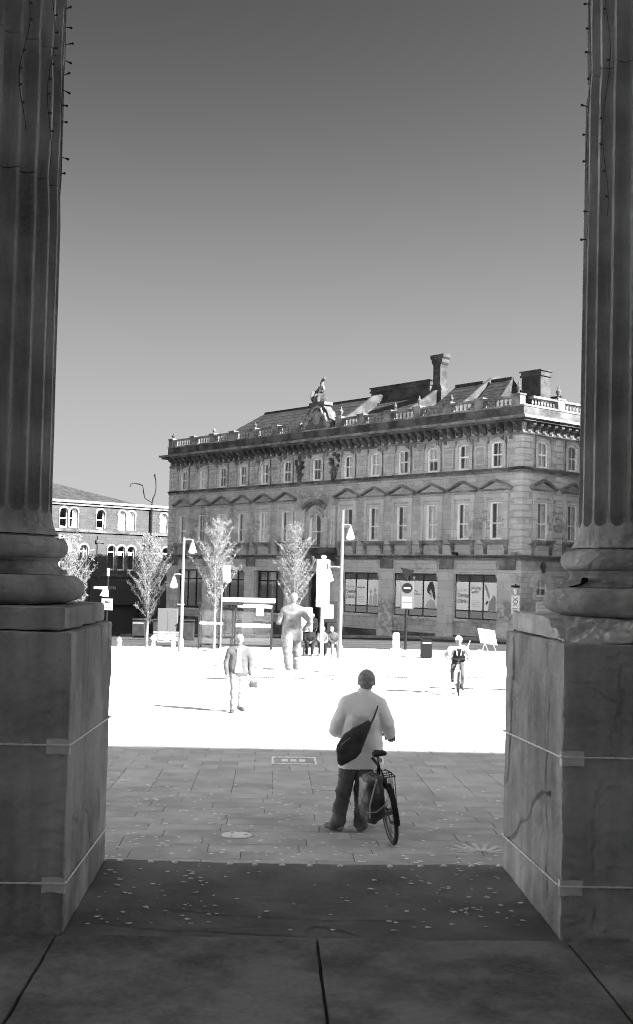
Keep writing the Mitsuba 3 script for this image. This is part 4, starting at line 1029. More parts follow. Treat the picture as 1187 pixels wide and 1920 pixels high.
# lit-up keep-left bollard (unlit by day)
x, y = 6.5, 61.2; z0 = float(G(x, y)); t = thing('bollard', 'short white traffic bollard with a dark arrow disc', 'bollard'); M = trans(x, y, z0)
add(t, 'shell', cbox(-.17, .17, -.12, .12, .06, .90, .07), 'white_paint', M); add(t, 'foot', MB().box(-.27, .27, -.17, .17, 0, .07).mesh(), 'white_paint', M)
add(t, 'disc', MB().extr([(.11*math.cos(a), .62+.16*math.sin(a)) for a in np.linspace(0, 2*math.pi, 20)[:-1]], -.128, -.121, 'y').mesh(), 'print_mid', M)
add(t, 'arrow', MB().extr([(-.06, .58), (.02, .68), (.05, .72), (.04, .6), (-.02, .54)], -.134, -.129, 'y').box(-.07, .07, -.128, -.121, .25, .3).mesh(), 'white_paint', M)
def litter_bin(x, y, w, d, h, lab, mat='black_metal', label_plate=True):
    z0 = float(G(x, y)); t = thing('litter_bin', lab, 'bin'); M = trans(x, y, z0)
    add(t, 'body', cbox(-w/2, w/2, -d/2, d/2, 0, h-.18, .03), mat, M); add(t, 'lid', cbox(-w/2-.03, w/2+.03, -d/2-.03, d/2+.03, h-.1, h, .03), mat, M)
    add(t, 'opening', MB().box(-w/2+.04, w/2-.04, -d/2+.02, d/2-.02, h-.18, h-.1).mesh(), 'black_metal', M)
    if label_plate: add(t, 'band', MB().box(-w/2+.05, w/2-.05, -d/2-.006, -d/2, h-.32, h-.26).mesh(), 'print_mid', M)
litter_bin(7.24, 54.84, .50, .5, .98, 'square black litter bin standing on the bright paving near the cyclist')
litter_bin(-5.11, 73.8, .75, .7, 1.25, 'large dark litter bin on the pavement behind the left street lamp', 'kiosk_dark', False)
litter_bin(-9.5, 86.0, .9, .8, 1.35, 'dark wheeled bin with a white sticker behind the tree', 'kiosk_dark')
litter_bin(-7.6, 84.0, 1.3, .9, 1.3, 'widest dark bin between the tree and the shopfront', 'kiosk_dark', False)
litter_bin(-11.9, 84.5, .55, .5, 1.05, 'dark bin below the camera warning sign', 'kiosk_dark', False)
# camera warning sign
x, y = -12.1, 88.0; z0 = float(G(x, y)); t = thing('warning_sign', 'square white warning sign on a dark pole before the black shopfront', 'road sign'); M = trans(x, y, z0)
add(t, 'post', MB().lathe([(.07, 0), (.07, 4.9), (0, 4.95)], 8).mesh(), 'black_metal', M, smooth=40)
add(t, 'board', cbox(-.42, .42, -.12, -.07, 2.0, 2.85, .02), 'grey_paint', M)
add(t, 'symbol', MB().box(-.18, .08, -.128, -.121, 2.5, 2.68).extr([(.08, 2.55), (.2, 2.48), (.2, 2.7), (.08, 2.63)], -.128, -.121, 'y').box(-.3, .3, -.128, -.121, 2.2, 2.24).mesh(), 'print_dark', M)
add(t, 'upper_board', MB().extr([(-.55, 3.05), (.1, 3.0), (.05, 3.5), (-.3, 3.55)], -.12, -.08, 'y').box(-1.0, .0, -.12, -.09, 3.55, 3.75).mesh(), 'white_poster', M)
add(t, 'head', cbox(-.1, .1, -.1, .1, 4.5, 5.1, .03), 'grey_paint', M)
# bus shelter
x, y = -1.75, 58.6; z0 = float(G(x, y)); t = thing('bus_shelter', 'glass bus shelter with dark posts and a pale flat roof', 'bus shelter'); M = trans(x, y, z0)@rotz(-.03)
for px_, py_ in ((-1.78, 0), (-1.78, 1.2), (-.2, 1.2), (.0, .0), (1.78, .0), (1.78, 1.2)): add(t, 'post', MB().box(px_-.04, px_+.04, py_-.04, py_+.04, 0, 2.3).mesh(), 'dark_frame', M)
add(t, 'roof', cbox(-.75, 1.95, -.15, 1.35, 2.3, 2.55, .05), 'plate_grey', M); add(t, 'roof_edge', MB().box(-.72, .4, -.19, -.155, 2.2, 2.34).mesh(), 'dark_frame', M)
for a, b, yy in ((-1.74, -.24, 1.2), (.04, 1.74, 0.0), (-.16, 1.74, 1.2), (-1.74, -.04, .0)): add(t, 'glass_panel', MB().quad([a, yy, .25], [b, yy, .25], [b, yy, 2.15], [a, yy, 2.15]).mesh(), 'pane_glass', M)
add(t, 'rail', MB().box(-1.74, -.04, -.03, .03, .2, .27).box(.04, 1.74, -.03, .03, .2, .27).mesh(), 'dark_frame', M)
add(t, 'rail', MB().box(.04, 1.76, -.04, -.02, 1.12, 1.3).box(-1.74, -.6, -.04, -.02, 1.22, 1.34).mesh(), 'white_paint', M, label='pale waist-height rail across the glass')
add(t, 'header', MB().box(.1, 1.8, -.06, -.02, 2.08, 2.24).mesh(), 'white_paint', M); add(t, 'timetable', MB().box(1.05, 1.4, -.05, -.03, 1.7, 2.06).mesh(), 'white_poster', M)
add(t, 'seat', MB().box(-1.5, -.1, .75, 1.1, .5, .56).box(-.9, -.82, .85, .95, 0, .5).box(-.3, -.22, .85, .95, 0, .5).mesh(), 'black_metal', M)
add(t, 'flag', cbox(-1.35+1.06, -1.0+1.06, -.25, -.21, 3.3, 4.15, .02), 'white_poster', M@trans(-.35, 0, 0)); add(t, 'flag_pole', MB().box(-.66, -.6, -.26, -.2, 0, 4.2).mesh(), 'lamp_metal', M@trans(-.05, .06, 0))
# display panel right of the shelter
x, y = 1.5, 64.0; z0 = float(G(x, y)); t = thing('display_panel', 'pale free-standing display panel right of the bus shelter', 'sign'); M = trans(x, y, z0)
add(t, 'panel', cbox(-.75, .75, -.05, .05, .75, 2.05, .03), 'white_poster', M); add(t, 'foot', MB().box(-.7, -.6, -.05, .05, -.13, .75).box(.6, .7, -.05, .05, -.13, .75).mesh(), 'dark_frame', M)
x, y = 3.25, 66.0; z0 = float(G(x, y)); t = thing('notice_case', 'dark framed notice case with a white sheet on two legs', 'sign'); M = trans(x, y, z0)
add(t, 'case', cbox(-.55, .45, -.08, .08, 1.2, 2.4, .03), 'dark_frame', M); add(t, 'sheet', MB().box(-.3, .22, -.095, -.081, 1.45, 2.2).mesh(), 'white_poster', M); add(t, 'leg', MB().box(-.1, 0, -.05, .05, -.13, 1.2).mesh(), 'dark_frame', M)
x, y = -6.4, 74.0; z0 = float(G(x, y)); t = thing('cabinet', 'pale grey street cabinet at the left end of the long stone building', 'cabinet'); M = trans(x, y, z0)
add(t, 'body', cbox(-.62, .62, -.25, .25, .4, 1.95, .03), 'sign_grey', M); add(t, 'base', MB().box(-.58, .58, -.22, .22, -.13, .4).mesh(), 'kerb_stone', M); add(t, 'door_gap', MB().box(-.01, .01, -.256, -.25, .5, 1.85).mesh(), 'dark_frame', M)
# stone-ended bench at the left
x, y = -5.1, 57.9; z0 = float(G(x, y)); t = thing('bench', 'low bench with pale rounded ends beside the left street lamp', 'bench'); M = trans(x, y, z0)
for i in range(5): add(t, 'slat', MB().box(-.62, .62, -.22+i*.1, -.14+i*.1, .42, .47).mesh(), 'bench_wood', M)
for i in range(3): add(t, 'back_slat', MB().box(-.62, .62, .26+.03*i, .29+.03*i, .52+.12*i, .61+.12*i).mesh(), 'bench_wood', M)
for s in (-.55, .4): add(t, 'end', MB().box(s-.07, s+.07, -.2, .26, 0, .42).mesh(), 'white_paint', M); add(t, 'arm_rest', MB().ell((s, -.16, .55), (.15, .17, .13), 2).mesh(), 'white_paint', M, smooth=True)
scene['bench_wood'] = P(mottled(.12, .25, 8, 40), .7, .3)
x, y = -7.25, 57.3; z0 = float(G(x, y)); t = thing('stone_bollard', 'pale stone bollard just past the left plinth', 'bollard'); M = trans(x, y, z0)
add(t, 'shaft', MB().lathe([(.13, 0), (.12, .35), (.15, .4), (.1, .55), (0, .62)], 12).mesh(), 'kerb_stone', M, smooth=40); add(t, 'base', MB().box(-.28, .28, -.28, .28, -.02, .08).mesh(), 'kerb_stone', M)
# roadworks sign on a frame
x, y = 10.35, 56.3; z0 = float(G(x, y)); t = thing('roadworks_sign', 'tilted pale roadworks board on a folding frame', 'road sign'); M = trans(x, y, z0)
Mb = M@trans(-.02, 0, .62)@roty(.12)@rotx(-.28)
V, F = cbox(-.42, .42, -.02, .02, 0, .72, .015); V = V.copy(); V[:, 0] -= .28*(V[:, 2]-.36)
add(t, 'board', (V, F), 'sign_pale', Mb)
add(t, 'symbol', MB().extr([(-.02, .22), (.05, .24), (.06, .36), (-.0, .46), (-.06, .40), (-.02, .34)], -.028, -.021, 'y').box(-.25, .2, -.028, -.021, .52, .56).mesh(), 'sign_grey', Mb)
for a, b in (((-.35, -.2, .0), (-.12, .05, .64)), ((.12, -.25, 0), (-.1, .02, .64)), ((.5, -.25, 0), (.28, .02, .64)), ((-.3, .5, 0), (-.1, .08, .66))): add(t, 'leg', MB().tube([a, b], .022, 6).mesh(), 'lamp_metal', M)
add(t, 'brace', MB().tube([(.15, -.24, .04), (.49, -.24, .10)], .02, 6).mesh(), 'lamp_metal', M)
scene['sign_pale'] = P(.26, .6, .3)
x, y = 9.9, 55.9; z0 = float(G(x, y)); t = thing('sandbag', 'pale sandbag slumped at the foot of the roadworks sign', 'sandbag')
b = MB().ell((0, 0, .17), (.25, .2, .19), 3).mesh(); V = b[0].copy(); V += (meshkit.fbm(V*9, 3, 4)[:, None]-.5)*.06; V[:, 2] = np.maximum(V[:, 2], 0)
scene[t] = mikit.ply((V, b[1]), 'white_paint', smooth=True, to_world=tw(trans(x, y, z0)))
x, y = 9.3, 56.6; z0 = float(G(x, y)); t = thing('barrier_pole', 'thin leaning pole left of the roadworks sign', 'pole')
scene[t] = mikit.ply(MB().tube([(0, 0, 0), (.3, .1, .75)], .03, 6).mesh(), 'white_paint', smooth=True, to_world=tw(trans(x, y, z0)))
# things set flush in the square: dark strips drawn as thin shadow streaks, a brass plaque, a floor light, an inspection cover
def inlay(name, poly, dz, mat, parent='plaza', h=.012, lab=None):
    mb = MB(); P_ = np.array(poly, float); c = P_.mean(0); n = len(P_)
    V = [[*p, float(G(*p))+dz] for p in P_]+[[*p, float(G(*p))+dz-h] for p in P_]+[[*c, float(G(*c))+dz]]
    F = [[i, (i+1) % n, 2*n] for i in range(n)]
    for i in range(n): F += [[i, n+i, n+(i+1) % n], [i, n+(i+1) % n, (i+1) % n]]
    return add(parent, name, (np.array(V), np.array(F)), mat, label=lab)
# two tall masts at the right, hidden from the camera: their long thin shadows cross the square
for x, y, h, wh in ((9.6, 29.9, 9.3, 'nearer'), (10.5, 36.35, 9.6, 'farther')):
    z0 = float(G(x, y)); t = thing('lamp_mast', f'{wh} of two tall lamp masts hidden behind the right column', 'lamp mast', 'lamp masts behind the right column'); M = trans(x, y, z0)
    add(t, 'post', MB().lathe([(.16, 0), (.16, .8), (.11, .9), (.09, h-.3), (0, h-.29)], 12).mesh(), 'lamp_metal', M, smooth=40)
    add(t, 'lantern', MB().ell((0, 0, h-.1), (.42, .42, .2), 2).mesh(), 'lamp_metal', M, smooth=True)
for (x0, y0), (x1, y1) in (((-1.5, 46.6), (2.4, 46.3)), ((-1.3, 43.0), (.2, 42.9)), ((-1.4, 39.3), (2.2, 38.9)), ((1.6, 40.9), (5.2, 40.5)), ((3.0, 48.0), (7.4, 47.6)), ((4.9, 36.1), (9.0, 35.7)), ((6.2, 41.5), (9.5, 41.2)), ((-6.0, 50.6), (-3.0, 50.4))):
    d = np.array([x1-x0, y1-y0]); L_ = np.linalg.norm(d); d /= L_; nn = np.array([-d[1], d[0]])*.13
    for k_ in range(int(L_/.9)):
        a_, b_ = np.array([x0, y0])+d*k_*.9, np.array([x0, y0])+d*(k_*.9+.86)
        inlay('shadow_streak', [a_-nn, b_-nn, b_+nn, a_+nn], -.003, 'black_metal')  # flat dark strips painted in as thin shadow streaks on the paving
x, y = .43, 19.08
pq = thing('floor_plaque', 'rectangular inlaid plaque with a pale border set in the shaded paving', 'plaque')
def fr(x0, x1, y0, y1, dz, mat, nm): inlay(nm, [(x0, y0), (x1, y0), (x1, y1), (x0, y1)], dz, mat, pq)
fr(x-.36, x+.36, y-.42, y+.42, .010, 'slab_b', 'field')
for q in ((x-.36, x+.36, y-.42, y-.34), (x-.36, x+.36, y+.34, y+.42), (x-.36, x-.325, y-.34, y+.34), (x+.325, x+.36, y-.34, y+.34)): fr(*q, .014, 'inlay_pale', 'border')
for k in range(3): fr(x-.2+.14*k, x-.1+.14*k, y-.12, y+.14, .014, 'inlay_pale', 'emblem')
scene['inlay_pale'] = P(.8, .5, .4)
def disc(name, x, y, r, dz, mat, parent, sq=1.0): return inlay(name, [(x+r*math.cos(a), y+r*sq*math.sin(a)) for a in np.linspace(0, 2*math.pi, 32)[:-1]], dz, mat, parent)
fl = thing('floor_light', 'round white disc light set flush in the paving', 'floor light')
disc('rim', -.31, 13.05, .185, .012, 'steel', fl); disc('lens', -.31, 13.05, .165, .016, 'inlay_pale', fl)
for k in range(3): disc('screw', -.31+.1*math.cos(k*2.1), 13.05+.1*math.sin(k*2.1), .018, .02, 'print_mid', fl)
ic = thing('inspection_cover', 'oval patch of pale curved ribs in the paving near the right plinth', 'cover')
for k in range(9):
    a = math.pi*(k+.5)/9; 
    inlay('rib', [(2.24+.10*math.cos(a)-.02, 12.3+.14*math.sin(a)), (2.24+.10*math.cos(a)+.02, 12.3+.14*math.sin(a)), (2.24+.36*math.cos(a)+.03, 12.3+.5*math.sin(a)), (2.24+.36*math.cos(a)-.03, 12.3+.5*math.sin(a))][::1 if math.cos(a)*0+1 > 0 else -1], .013, 'slab_pale', ic)
scene['slab_pale'] = P(mottled(.5, .75, 6, 40), .8, .2)
# pale petals strewn over the threshold and the nearest paving
r2 = np.random.default_rng(12); mb = MB()
def petal(x, y, z, s):
    a = r2.random()*6.28; n = 6; P_ = [(x+s*math.cos(a+t)*(1+.4*r2.random()), y+s*math.sin(a+t)*(.6+.4*r2.random()), z+.0015+.004*r2.random()) for t in np.linspace(0, 6.28, n+1)[:-1]]
    mb.put(P_+[(x, y, z+.002)], [[i, (i+1) % n, n] for i in range(n)])
for k in range(230):
    x, y = r2.uniform(-.85, 1.3), r2.uniform(5.5, 6.72)
    if abs(x-.22) < .25*(r2.random()*3) : continue
    fx, fy = (x+.892)/2.236, (y-5.356)/1.424
    z = FZ-.004-.035*math.sin(math.pi*fx)**.8*(.4+.6*math.sin(math.pi*fy))+.004
    petal(x, y, z, r2.uniform(.005, .015))
for k in range(560):
    y = 10.9+r2.random()**1.8*6; x = r2.uniform(-.14*y-.1, .21*y)
    petal(x, y, float(G(x, y))+.009, r2.uniform(.009, .026))
add(None, 'petals', mb.mesh(), 'petal_white', label='pale fallen petals strewn over the threshold and the shaded paving', cat='petals', kind='stuff')
scene['petal_white'] = P(.85, .7, .2)
# fairy light strings on the two columns
for side, cx, n, a0, a1, zlo, zhi in (('left', -1.56, 46, -.12, .50, 1.93, 3.6), ('right', 2.017, 26, 3.0, 3.55, 1.75, 3.6)):
    r2 = np.random.default_rng(3 if side == 'left' else 8); t = thing('fairy_lights', f'string of small unlit bulbs wound up the {side} column', 'fairy lights')
    pts = []; nt = 3 if side == 'left' else 2
    for s_ in range(nt):
        seg = []
        for q in np.linspace(0, 1, 40):
            z = zlo+(.0 if s_ == 0 else .12*s_)+(zhi-zlo)*q; a = (-.05, -.42, -.85)[s_]+.06*math.sin(q*17+s_) if side == 'left' else (3.20, 3.62)[s_]+.06*math.sin(q*15+s_)
            rr = .425-.006*z+.004
            seg.append([cx+rr*math.cos(a), 6.06+rr*math.sin(a), z])
        pts.append(seg)
    mb = MB()
    for seg in pts: mb.tube(seg, .0018, 5)
    add(t, 'cable', mb.mesh(), 'black_metal', smooth=True)
    for s_, seg in enumerate(pts):
        for i in range(1 + s_, 40, 2 if side == 'left' else 3):
            if r2.random() < .15: continue
            p = np.array(seg[i]); o = p-np.array([cx, 6.06, p[2]]); o /= np.linalg.norm(o); o = o+np.array([0, -.25*r2.random(), r2.uniform(-.5, .5)])
            L = r2.uniform(.008, .034) if s_ == 0 else .010
            add(t, 'bulb', MB().tube([p, p+o*L*.6, p+o*L], [.002, .003, .0055], 5).ell(p+o*(L+.006), (.007, .007, .007), 1).mesh(), 'print_dark', smooth=True)
# ---------------------------------------------------------------- people: one continuous body each, clothes and hair as parts
def sph(p, r): return m3.Manifold.sphere(1.0, 14).scale([r]*3 if np.isscalar(r) else list(r)).translate([float(q) for q in p])
def hull(*ps): return m3.Manifold.batch_hull([sph(p, r) for p, r in ps])
def union(l): return m3.Manifold.batch_boolean(l, m3.OpType.Add)
def soft(man, res, it=8, fold=0.0, seed=0, sc=(7, 7, 13)):
    man = man.refine_to_length(res); m = man.to_mesh()
    t = trimesh.Trimesh(m.vert_properties[:, :3], m.tri_verts, process=True)
    trimesh.smoothing.filter_taubin(t, lamb=.5, nu=.52, iterations=it)
    if fold:
        V = np.array(t.vertices); f = meshkit.fbm(V*np.array(sc)+seed*3.7, 3, seed)-.5
        f2 = meshkit.fbm(V*np.array(sc)*.8+V[:, [2, 2, 0]]*1.7+11, 2, seed+4)-.5
        f = .7*f+.9*(.16-np.abs(f2))           # soft bulges and sharper creases
        t.vertices = V+np.array(t.vertex_normals)*(fold*2*f)[:, None]
    return np.array(t.vertices), np.array(t.faces)
def chain(pts): return [hull(pts[i], pts[i+1]) for i in range(len(pts)-1)]
def unit(v): v = np.asarray(v, float); return v/np.linalg.norm(v)
def hand(w, d, n, t, curl=.5, k=1.0):
    """w wrist, d along the fingers, n where the fingers curl to, t the thumb's side"""
    w, d, n, t = np.array(w, float), unit(d), unit(n), unit(t); o = []
    kn = [w+d*.088*k+t*(.031-.0205*i)*k for i in range(4)]
    o.append(hull(*[(q, .0125*k) for q in kn], (w+d*.01+t*.018*k, .017*k), (w+d*.01-t*.016*k, .016*k)))
    for i, L in enumerate((.070, .080, .074, .058)):
        p = kn[i]; a = 0.0; pts = [(p, .0105*k)]
        for s in (.45, .32, .23):
            a += curl*(1.0 if s == .45 else 1.1); p = p+(d*math.cos(a)+n*math.sin(a))*L*s*k; pts.append((p, (.0098-.0016*(s == .23))*k))
        o += chain(pts)
    b = w+d*.028*k+t*.026*k; p1 = b+(d*.6+t*.6+n*.35*curl)*.042*k; p2 = p1+(d*.85+t*.1+n*.6*curl)*.032*k
    o += chain([(b, .014*k), (p1, .0115*k), (p2, .010*k)])
    return o
def head(c, f, k=1.0, tilt=0.0):
    """c: middle of the skull, f: unit horizontal facing direction"""
    f = np.array([f[0], f[1], -tilt], float); f = unit(f); s = unit(np.cross(f, [0, 0, 1])); u = np.cross(s, f); c = np.array(c, float)
    P_ = lambda a, b, d: c+(f*a+s*b+u*d)*k
    o = [hull((P_(-.022, 0, .02), .088*k), (P_(.015, 0, .025), .082*k), (P_(.02, 0, -.02), .074*k)),
         hull((P_(.03, 0, -.01), .066*k), (P_(.055, .018, -.085), .028*k), (P_(.055, -.018, -.085), .028*k), (P_(.0, .035, -.06), .03*k), (P_(.0, -.035, -.06), .03*k)),
         hull((P_(.092, 0, .015), .009*k), (P_(.112, 0, -.022), .011*k), (P_(.088, .013, -.028), .008*k), (P_(.088, -.013, -.028), .008*k)),
         hull((P_(.088, .016, -.058), .008*k), (P_(.088, -.016, -.058), .008*k)),
         hull((P_(.076, .04, .03), .012*k), (P_(.088, .0, .032), .012*k), (P_(.076, -.04, .03), .012*k))]
    for q in (-1, 1): o.append(hull((P_(-.012, q*.086, .014), .016*k), (P_(-.006, q*.085, -.03), .011*k), (P_(-.024, q*.094, .002), .010*k)))
    eyes = MB()
    for q in (-1, 1): eyes.ell(P_(.079, q*.031, .006), (.0125*k,)*3, 2)
    hair = [hull((P_(-.028, 0, .036), .100*k), (P_(.02, 0, .056), .086*k)), hull((P_(-.045, 0, .01), .088*k), (P_(-.052, 0, -.045), .066*k))]
    return o, eyes.mesh(), hair, P_
def person(key_label, group, sk, mats, M, res=.02, fsc=(5, 5, 9), face=True, cat='person', name='person', fold=.010):
    """sk: dict of joints in metres (x right, y away, z up)"""
    t = thing(name, key_label, cat, group)
    J = {k: np.array(v, float) for k, v in sk.items() if k not in ('f', 'hands', 'tilt', 'hood', 'k', 'coat')}
    k = sk.get('k', 1.0)
    hd, eyes, hair, P_ = head(J['head'], sk['f'], k, sk.get('tilt', 0))
    b = list(hd); b += chain([(J['head']+[0, 0, -.05], .055*k), (J['neck'], .056*k)])
    tor = [(J['shL'], .062*k), (J['shR'], .062*k), (J['neck']-[0, 0, .05], .075*k), (J['hip']+[-.09*k, 0, .0], .095*k), (J['hip']+[.09*k, 0, 0], .095*k), ((J['hip']+J['neck'])/2, .125*k)]
    b.append(hull(*tor[:3], tor[5])); b.append(hull(*tor[3:]))
    for s in 'LR':
        b += chain([(J['sh'+s], .055*k), (J['el'+s], .042*k), (J['wr'+s], .029*k)])
        h = sk['hands'][s]; b += hand(J['wr'+s], *h, k=k)
        b += chain([(J['hp'+s], .088*k), (J['kn'+s], .058*k), (J['an'+s], .042*k)])
        b += chain([(J['an'+s]-[0, 0, .02], .04*k), (J['to'+s], .032*k)])
    body = union(b)
    add(t, 'body', soft(body, min(res, .016), 4), mats['skin'], M, smooth=True)
    if face:
        add(t, 'eyes', eyes, 'print_dark', M, smooth=True)
        add(t, 'mouth', MB().ell(P_(.0945, 0, -.0575), (.004, .004, .004), 1).ell(P_(.093, .012, -.057), (.005, .004, .003), 1).ell(P_(.093, -.012, -.057), (.005, .004, .003), 1).mesh(), 'print_mid', M, smooth=True)
    if mats.get('hair'): 
        fv = unit([sk['f'][0], sk['f'][1], 0]); hh = union(hair)
        hh = hh-hull((P_(.105, 0, -.02), .075*k), (P_(.10, 0, -.07), .075*k))
        add(t, 'hair', soft(hh, .012, 4, .006, 4, (40, 40, 25)), mats['hair'], M, smooth=True)
    # jacket
    g = sk.get('coat', {}); hem = g.get('hem', .06); fl = g.get('flare', .03); th = g.get('thick', .022)
    hz = J['hip']-[0, 0, hem]
    jb = [hull((J['shL'], .074*k+th), (J['shR'], .074*k+th), (J['neck']-[0, 0, .045], .085*k+th*.6), ((J['hip']+J['neck'])/2+[0, 0, .0], .150*k+th*.5)),
          hull(((J['hip']+J['neck'])/2+[-.06*k, 0, .05], .125*k+th), ((J['hip']+J['neck'])/2+[.06*k, 0, .05], .125*k+th), (hz+[-.085*k-fl, 0, 0], .105*k+th), (hz+[.085*k+fl, 0, 0], .105*k+th))]
    if not g.get('sleeveless'):
        for s in 'LR':
            w = J['wr'+s]; e = J['el'+s]; cuff = e+(w-e)*g.get('cuff', .93)
            jb += chain([(J['sh'+s], .070*k+th), ((J['sh'+s]+e)/2, .062*k+th), (e, .052*k+th), (cuff, .040*k+th*.9)])
    if g.get('collar', True): nr = g.get('neck', .068); jb.append(hull((J['neck']+[0, 0, .02], nr*k), (J['neck']-[0, 0, .06], (nr+.024)*k)))
    jac = union(jb).trim_by_plane([0, 0, 1], float(hz[2]-.06)) if not sk.get('sit') else union(jb)
    add(t, g.get('name', 'jacket'), soft(jac, res, 5, fold, 3, fsc), mats['jacket'], M, smooth=True)
    # trousers
    lw = g.get('legw', .02)
    tb = [hull((J['hip']+[-.085*k, 0, .04], .098*k+.012), (J['hip']+[.085*k, 0, .04], .098*k+.012), (J['hpL'], .088*k+lw), (J['hpR'], .088*k+lw))]
    for s in 'LR': tb += chain([(J['hp'+s], .088*k+lw), (J['kn'+s], .062*k+lw), (J['kn'+s]*.35+J['an'+s]*.65, .052*k+lw*1.1), (J['an'+s]+[0, 0, -.005], .048*k+lw)])
    add(t, 'trousers', soft(union(tb), res, 4, fold*1.5, 8, (5, 5, 12)), mats['trousers'], M, smooth=True)
    for s in 'LR':
        a, q = J['an'+s], J['to'+s]; d = unit((q-a)*[1, 1, 0])
        sh = union([hull((a-[0, 0, .035]-d*.035, .045*k), (a-[0, 0, .03]+d*.03, .045*k), (q+[0, 0, .002], .036*k), (q-d*.04+np.cross(d, [0, 0, 1])*.016, .036*k))])
        zf = float(min(a[2]-.078*k, q[2]-.034)); sh = sh.trim_by_plane([0, 0, 1], zf)
        add(t, 'shoe', soft(sh, .012, 2), mats['shoe'], M, smooth=True)
    return t
scene['skin'] = P(.18, .55, .35)
scene['hair_grey'] = bump(grain(90), .006, base=mottled(.14, .32, 30, 160), rough=.6, spec=.4)
scene['hair_pale'] = P(mottled(.16, .3, 30, 160), .6, .4)
scene['hair_dark'] = P(mottled(.02, .05, 30, 160), .5, .4)
def cloth(lo, hi): return bump(grain(120), .002, base=mottled(lo, hi, 6, 120), rough=.85, spec=.15, sheen=.2)
scene['cloth_pale'] = cloth(.78, .88)
scene['cloth_white'] = cloth(.38, .5)
scene['cloth_grey'] = cloth(.05, .09)
scene['cloth_mid'] = cloth(.10, .17)
scene['cloth_light'] = cloth(.18, .27)
scene['cloth_soft'] = cloth(.08, .14)
scene['cloth_dark'] = cloth(.01, .022)
scene['denim'] = cloth(.035, .15)
scene['leather_dark'] = P(mottled(.02, .07, 12, 60), .5, .4)
scene['shoe_grey'] = P(mottled(.06, .25, 22, 70), .7, .3)
# the man with the bicycle, seen from behind
x, y = .94, 13.37; z0 = float(G(x, y))+.006; Mm = trans(x, y, z0)
sk = dict(f=(.12, .99), head=(.160, .04, 1.665), neck=(.135, .0, 1.515), shL=(-.048, .0, 1.40), shR=(.285, .0, 1.395), elL=(-.175, .02, 1.12), elR=(.40, -.03, 1.19),
          wrL=(-.06, .25, 1.06), wrR=(.455, .10, 1.065), hip=(.105, .0, .94), hpL=(.015, .0, .90), hpR=(.185, .0, .90), knL=(-.065, .03, .50), knR=(.135, .04, .49), anL=(-.135, .0, .085), anR=(.125, .0, .085),
          toL=(-.245, .14, .036), toR=(.175, .16, .036),
          hands=dict(L=((.7, .5, .1), (.3, .2, -.6), (0, .3, 1), .5), R=((.15, .95, -.25), (.0, -.1, -1), (-1, .1, 0), .95)),
          coat=dict(cuff=.74, neck=.088, hem=.17, flare=.035, thick=.034, legw=.026))
man = person('man in a pale jacket standing beside a bicycle in the shade', None, sk,
             dict(skin='skin', hair='hair_grey', jacket='cloth_pale', trousers='denim', shoe='shoe_grey'), Mm, res=.014, fold=.019, fsc=(5, 5, 8))
# seams and yoke of the jacket, collar roll
add(man, 'glove', soft(union(hand((.455, .10, 1.065), (.15, .95, -.25), (.0, -.1, -1), (-1, .1, 0), .95, 1.12)), .009, 2), 'leather_dark', Mm, smooth=True)
yk = union([hull((sk['shL'], .117), (sk['shR'], .117), (np.array(sk['neck'])-[0, 0, .045], .115), ((.11, -.03, 1.30), .155))]).trim_by_plane([0, -.12, 1], 1.275)
add(man, 'yoke', soft(yk, .014, 2, .010, 5, (5, 5, 9)), 'cloth_pale', Mm, smooth=50)
# messenger bag
bag = thing('messenger_bag', 'dark messenger bag slung across the back of the man in the pale jacket', 'bag')
poly = [(.165, 1.268), (.19, 1.255), (.185, 1.20), (.145, 1.085), (.085, .915), (.03, .855), (-.10, .775), (-.15, .765), (-.17, .83), (-.178, .985), (-.105, 1.105), (.02, 1.19)]
def pouch(poly, y0, y1, res, it, fold, seed):
    q_ = np.array(poly, float); ar_ = (q_[:, 0]*np.roll(q_[:, 1], -1)-q_[:, 1]*np.roll(q_[:, 0], -1)).sum()
    cs = m3.CrossSection([(q_ if ar_ > 0 else q_[::-1]).tolist()])
    cs = cs.offset(-.02, m3.JoinType.Round).offset(.02, m3.JoinType.Round)
    mid = m3.Manifold.extrude(cs, (y1-y0)*.6).translate([0, 0, -y0-(y1-y0)*.8]); thin = m3.Manifold.extrude(cs.offset(-.022, m3.JoinType.Round), (y1-y0)).translate([0, 0, -y1])
    m = mid+thin
    V, F = soft(m, res, it, fold, seed, (11, 11, 11))
    return np.stack([V[:, 0], -V[:, 2], V[:, 1]], 1), F
add(bag, 'body', pouch(poly, -.30, -.19, .014, 8, .010, 6), 'leather_dark', Mm, smooth=True)
fl = [(.168, 1.268), (.192, 1.255), (.188, 1.20), (.158, 1.12), (.05, 1.075), (-.10, .965), (-.155, .90), (-.182, .90), (-.182, .985), (-.105, 1.108), (.02, 1.194)]
add(bag, 'flap', pouch(fl, -.325, -.28, .014, 5, .008, 9), 'bag_cloth', Mm, smooth=True)
scene['bag_cloth'] = P(mottled(.035, .08, 10, 70), .6, .35)
add(bag, 'zip', MB().tube([(-.135, -.328, 1.0), (-.08, -.332, 1.055), (-.04, -.332, 1.085)], .005, 5).mesh(), 'steel', Mm, smooth=True)
add(bag, 'strap', MB().tube([(.18, -.23, 1.20), (.235, -.185, 1.30), (.275, -.13, 1.395), (.29, -.05, 1.475), (.28, .05, 1.475)], [.011, .009, .009, .010, .010], 6).mesh(), 'leather_dark', Mm, smooth=True)

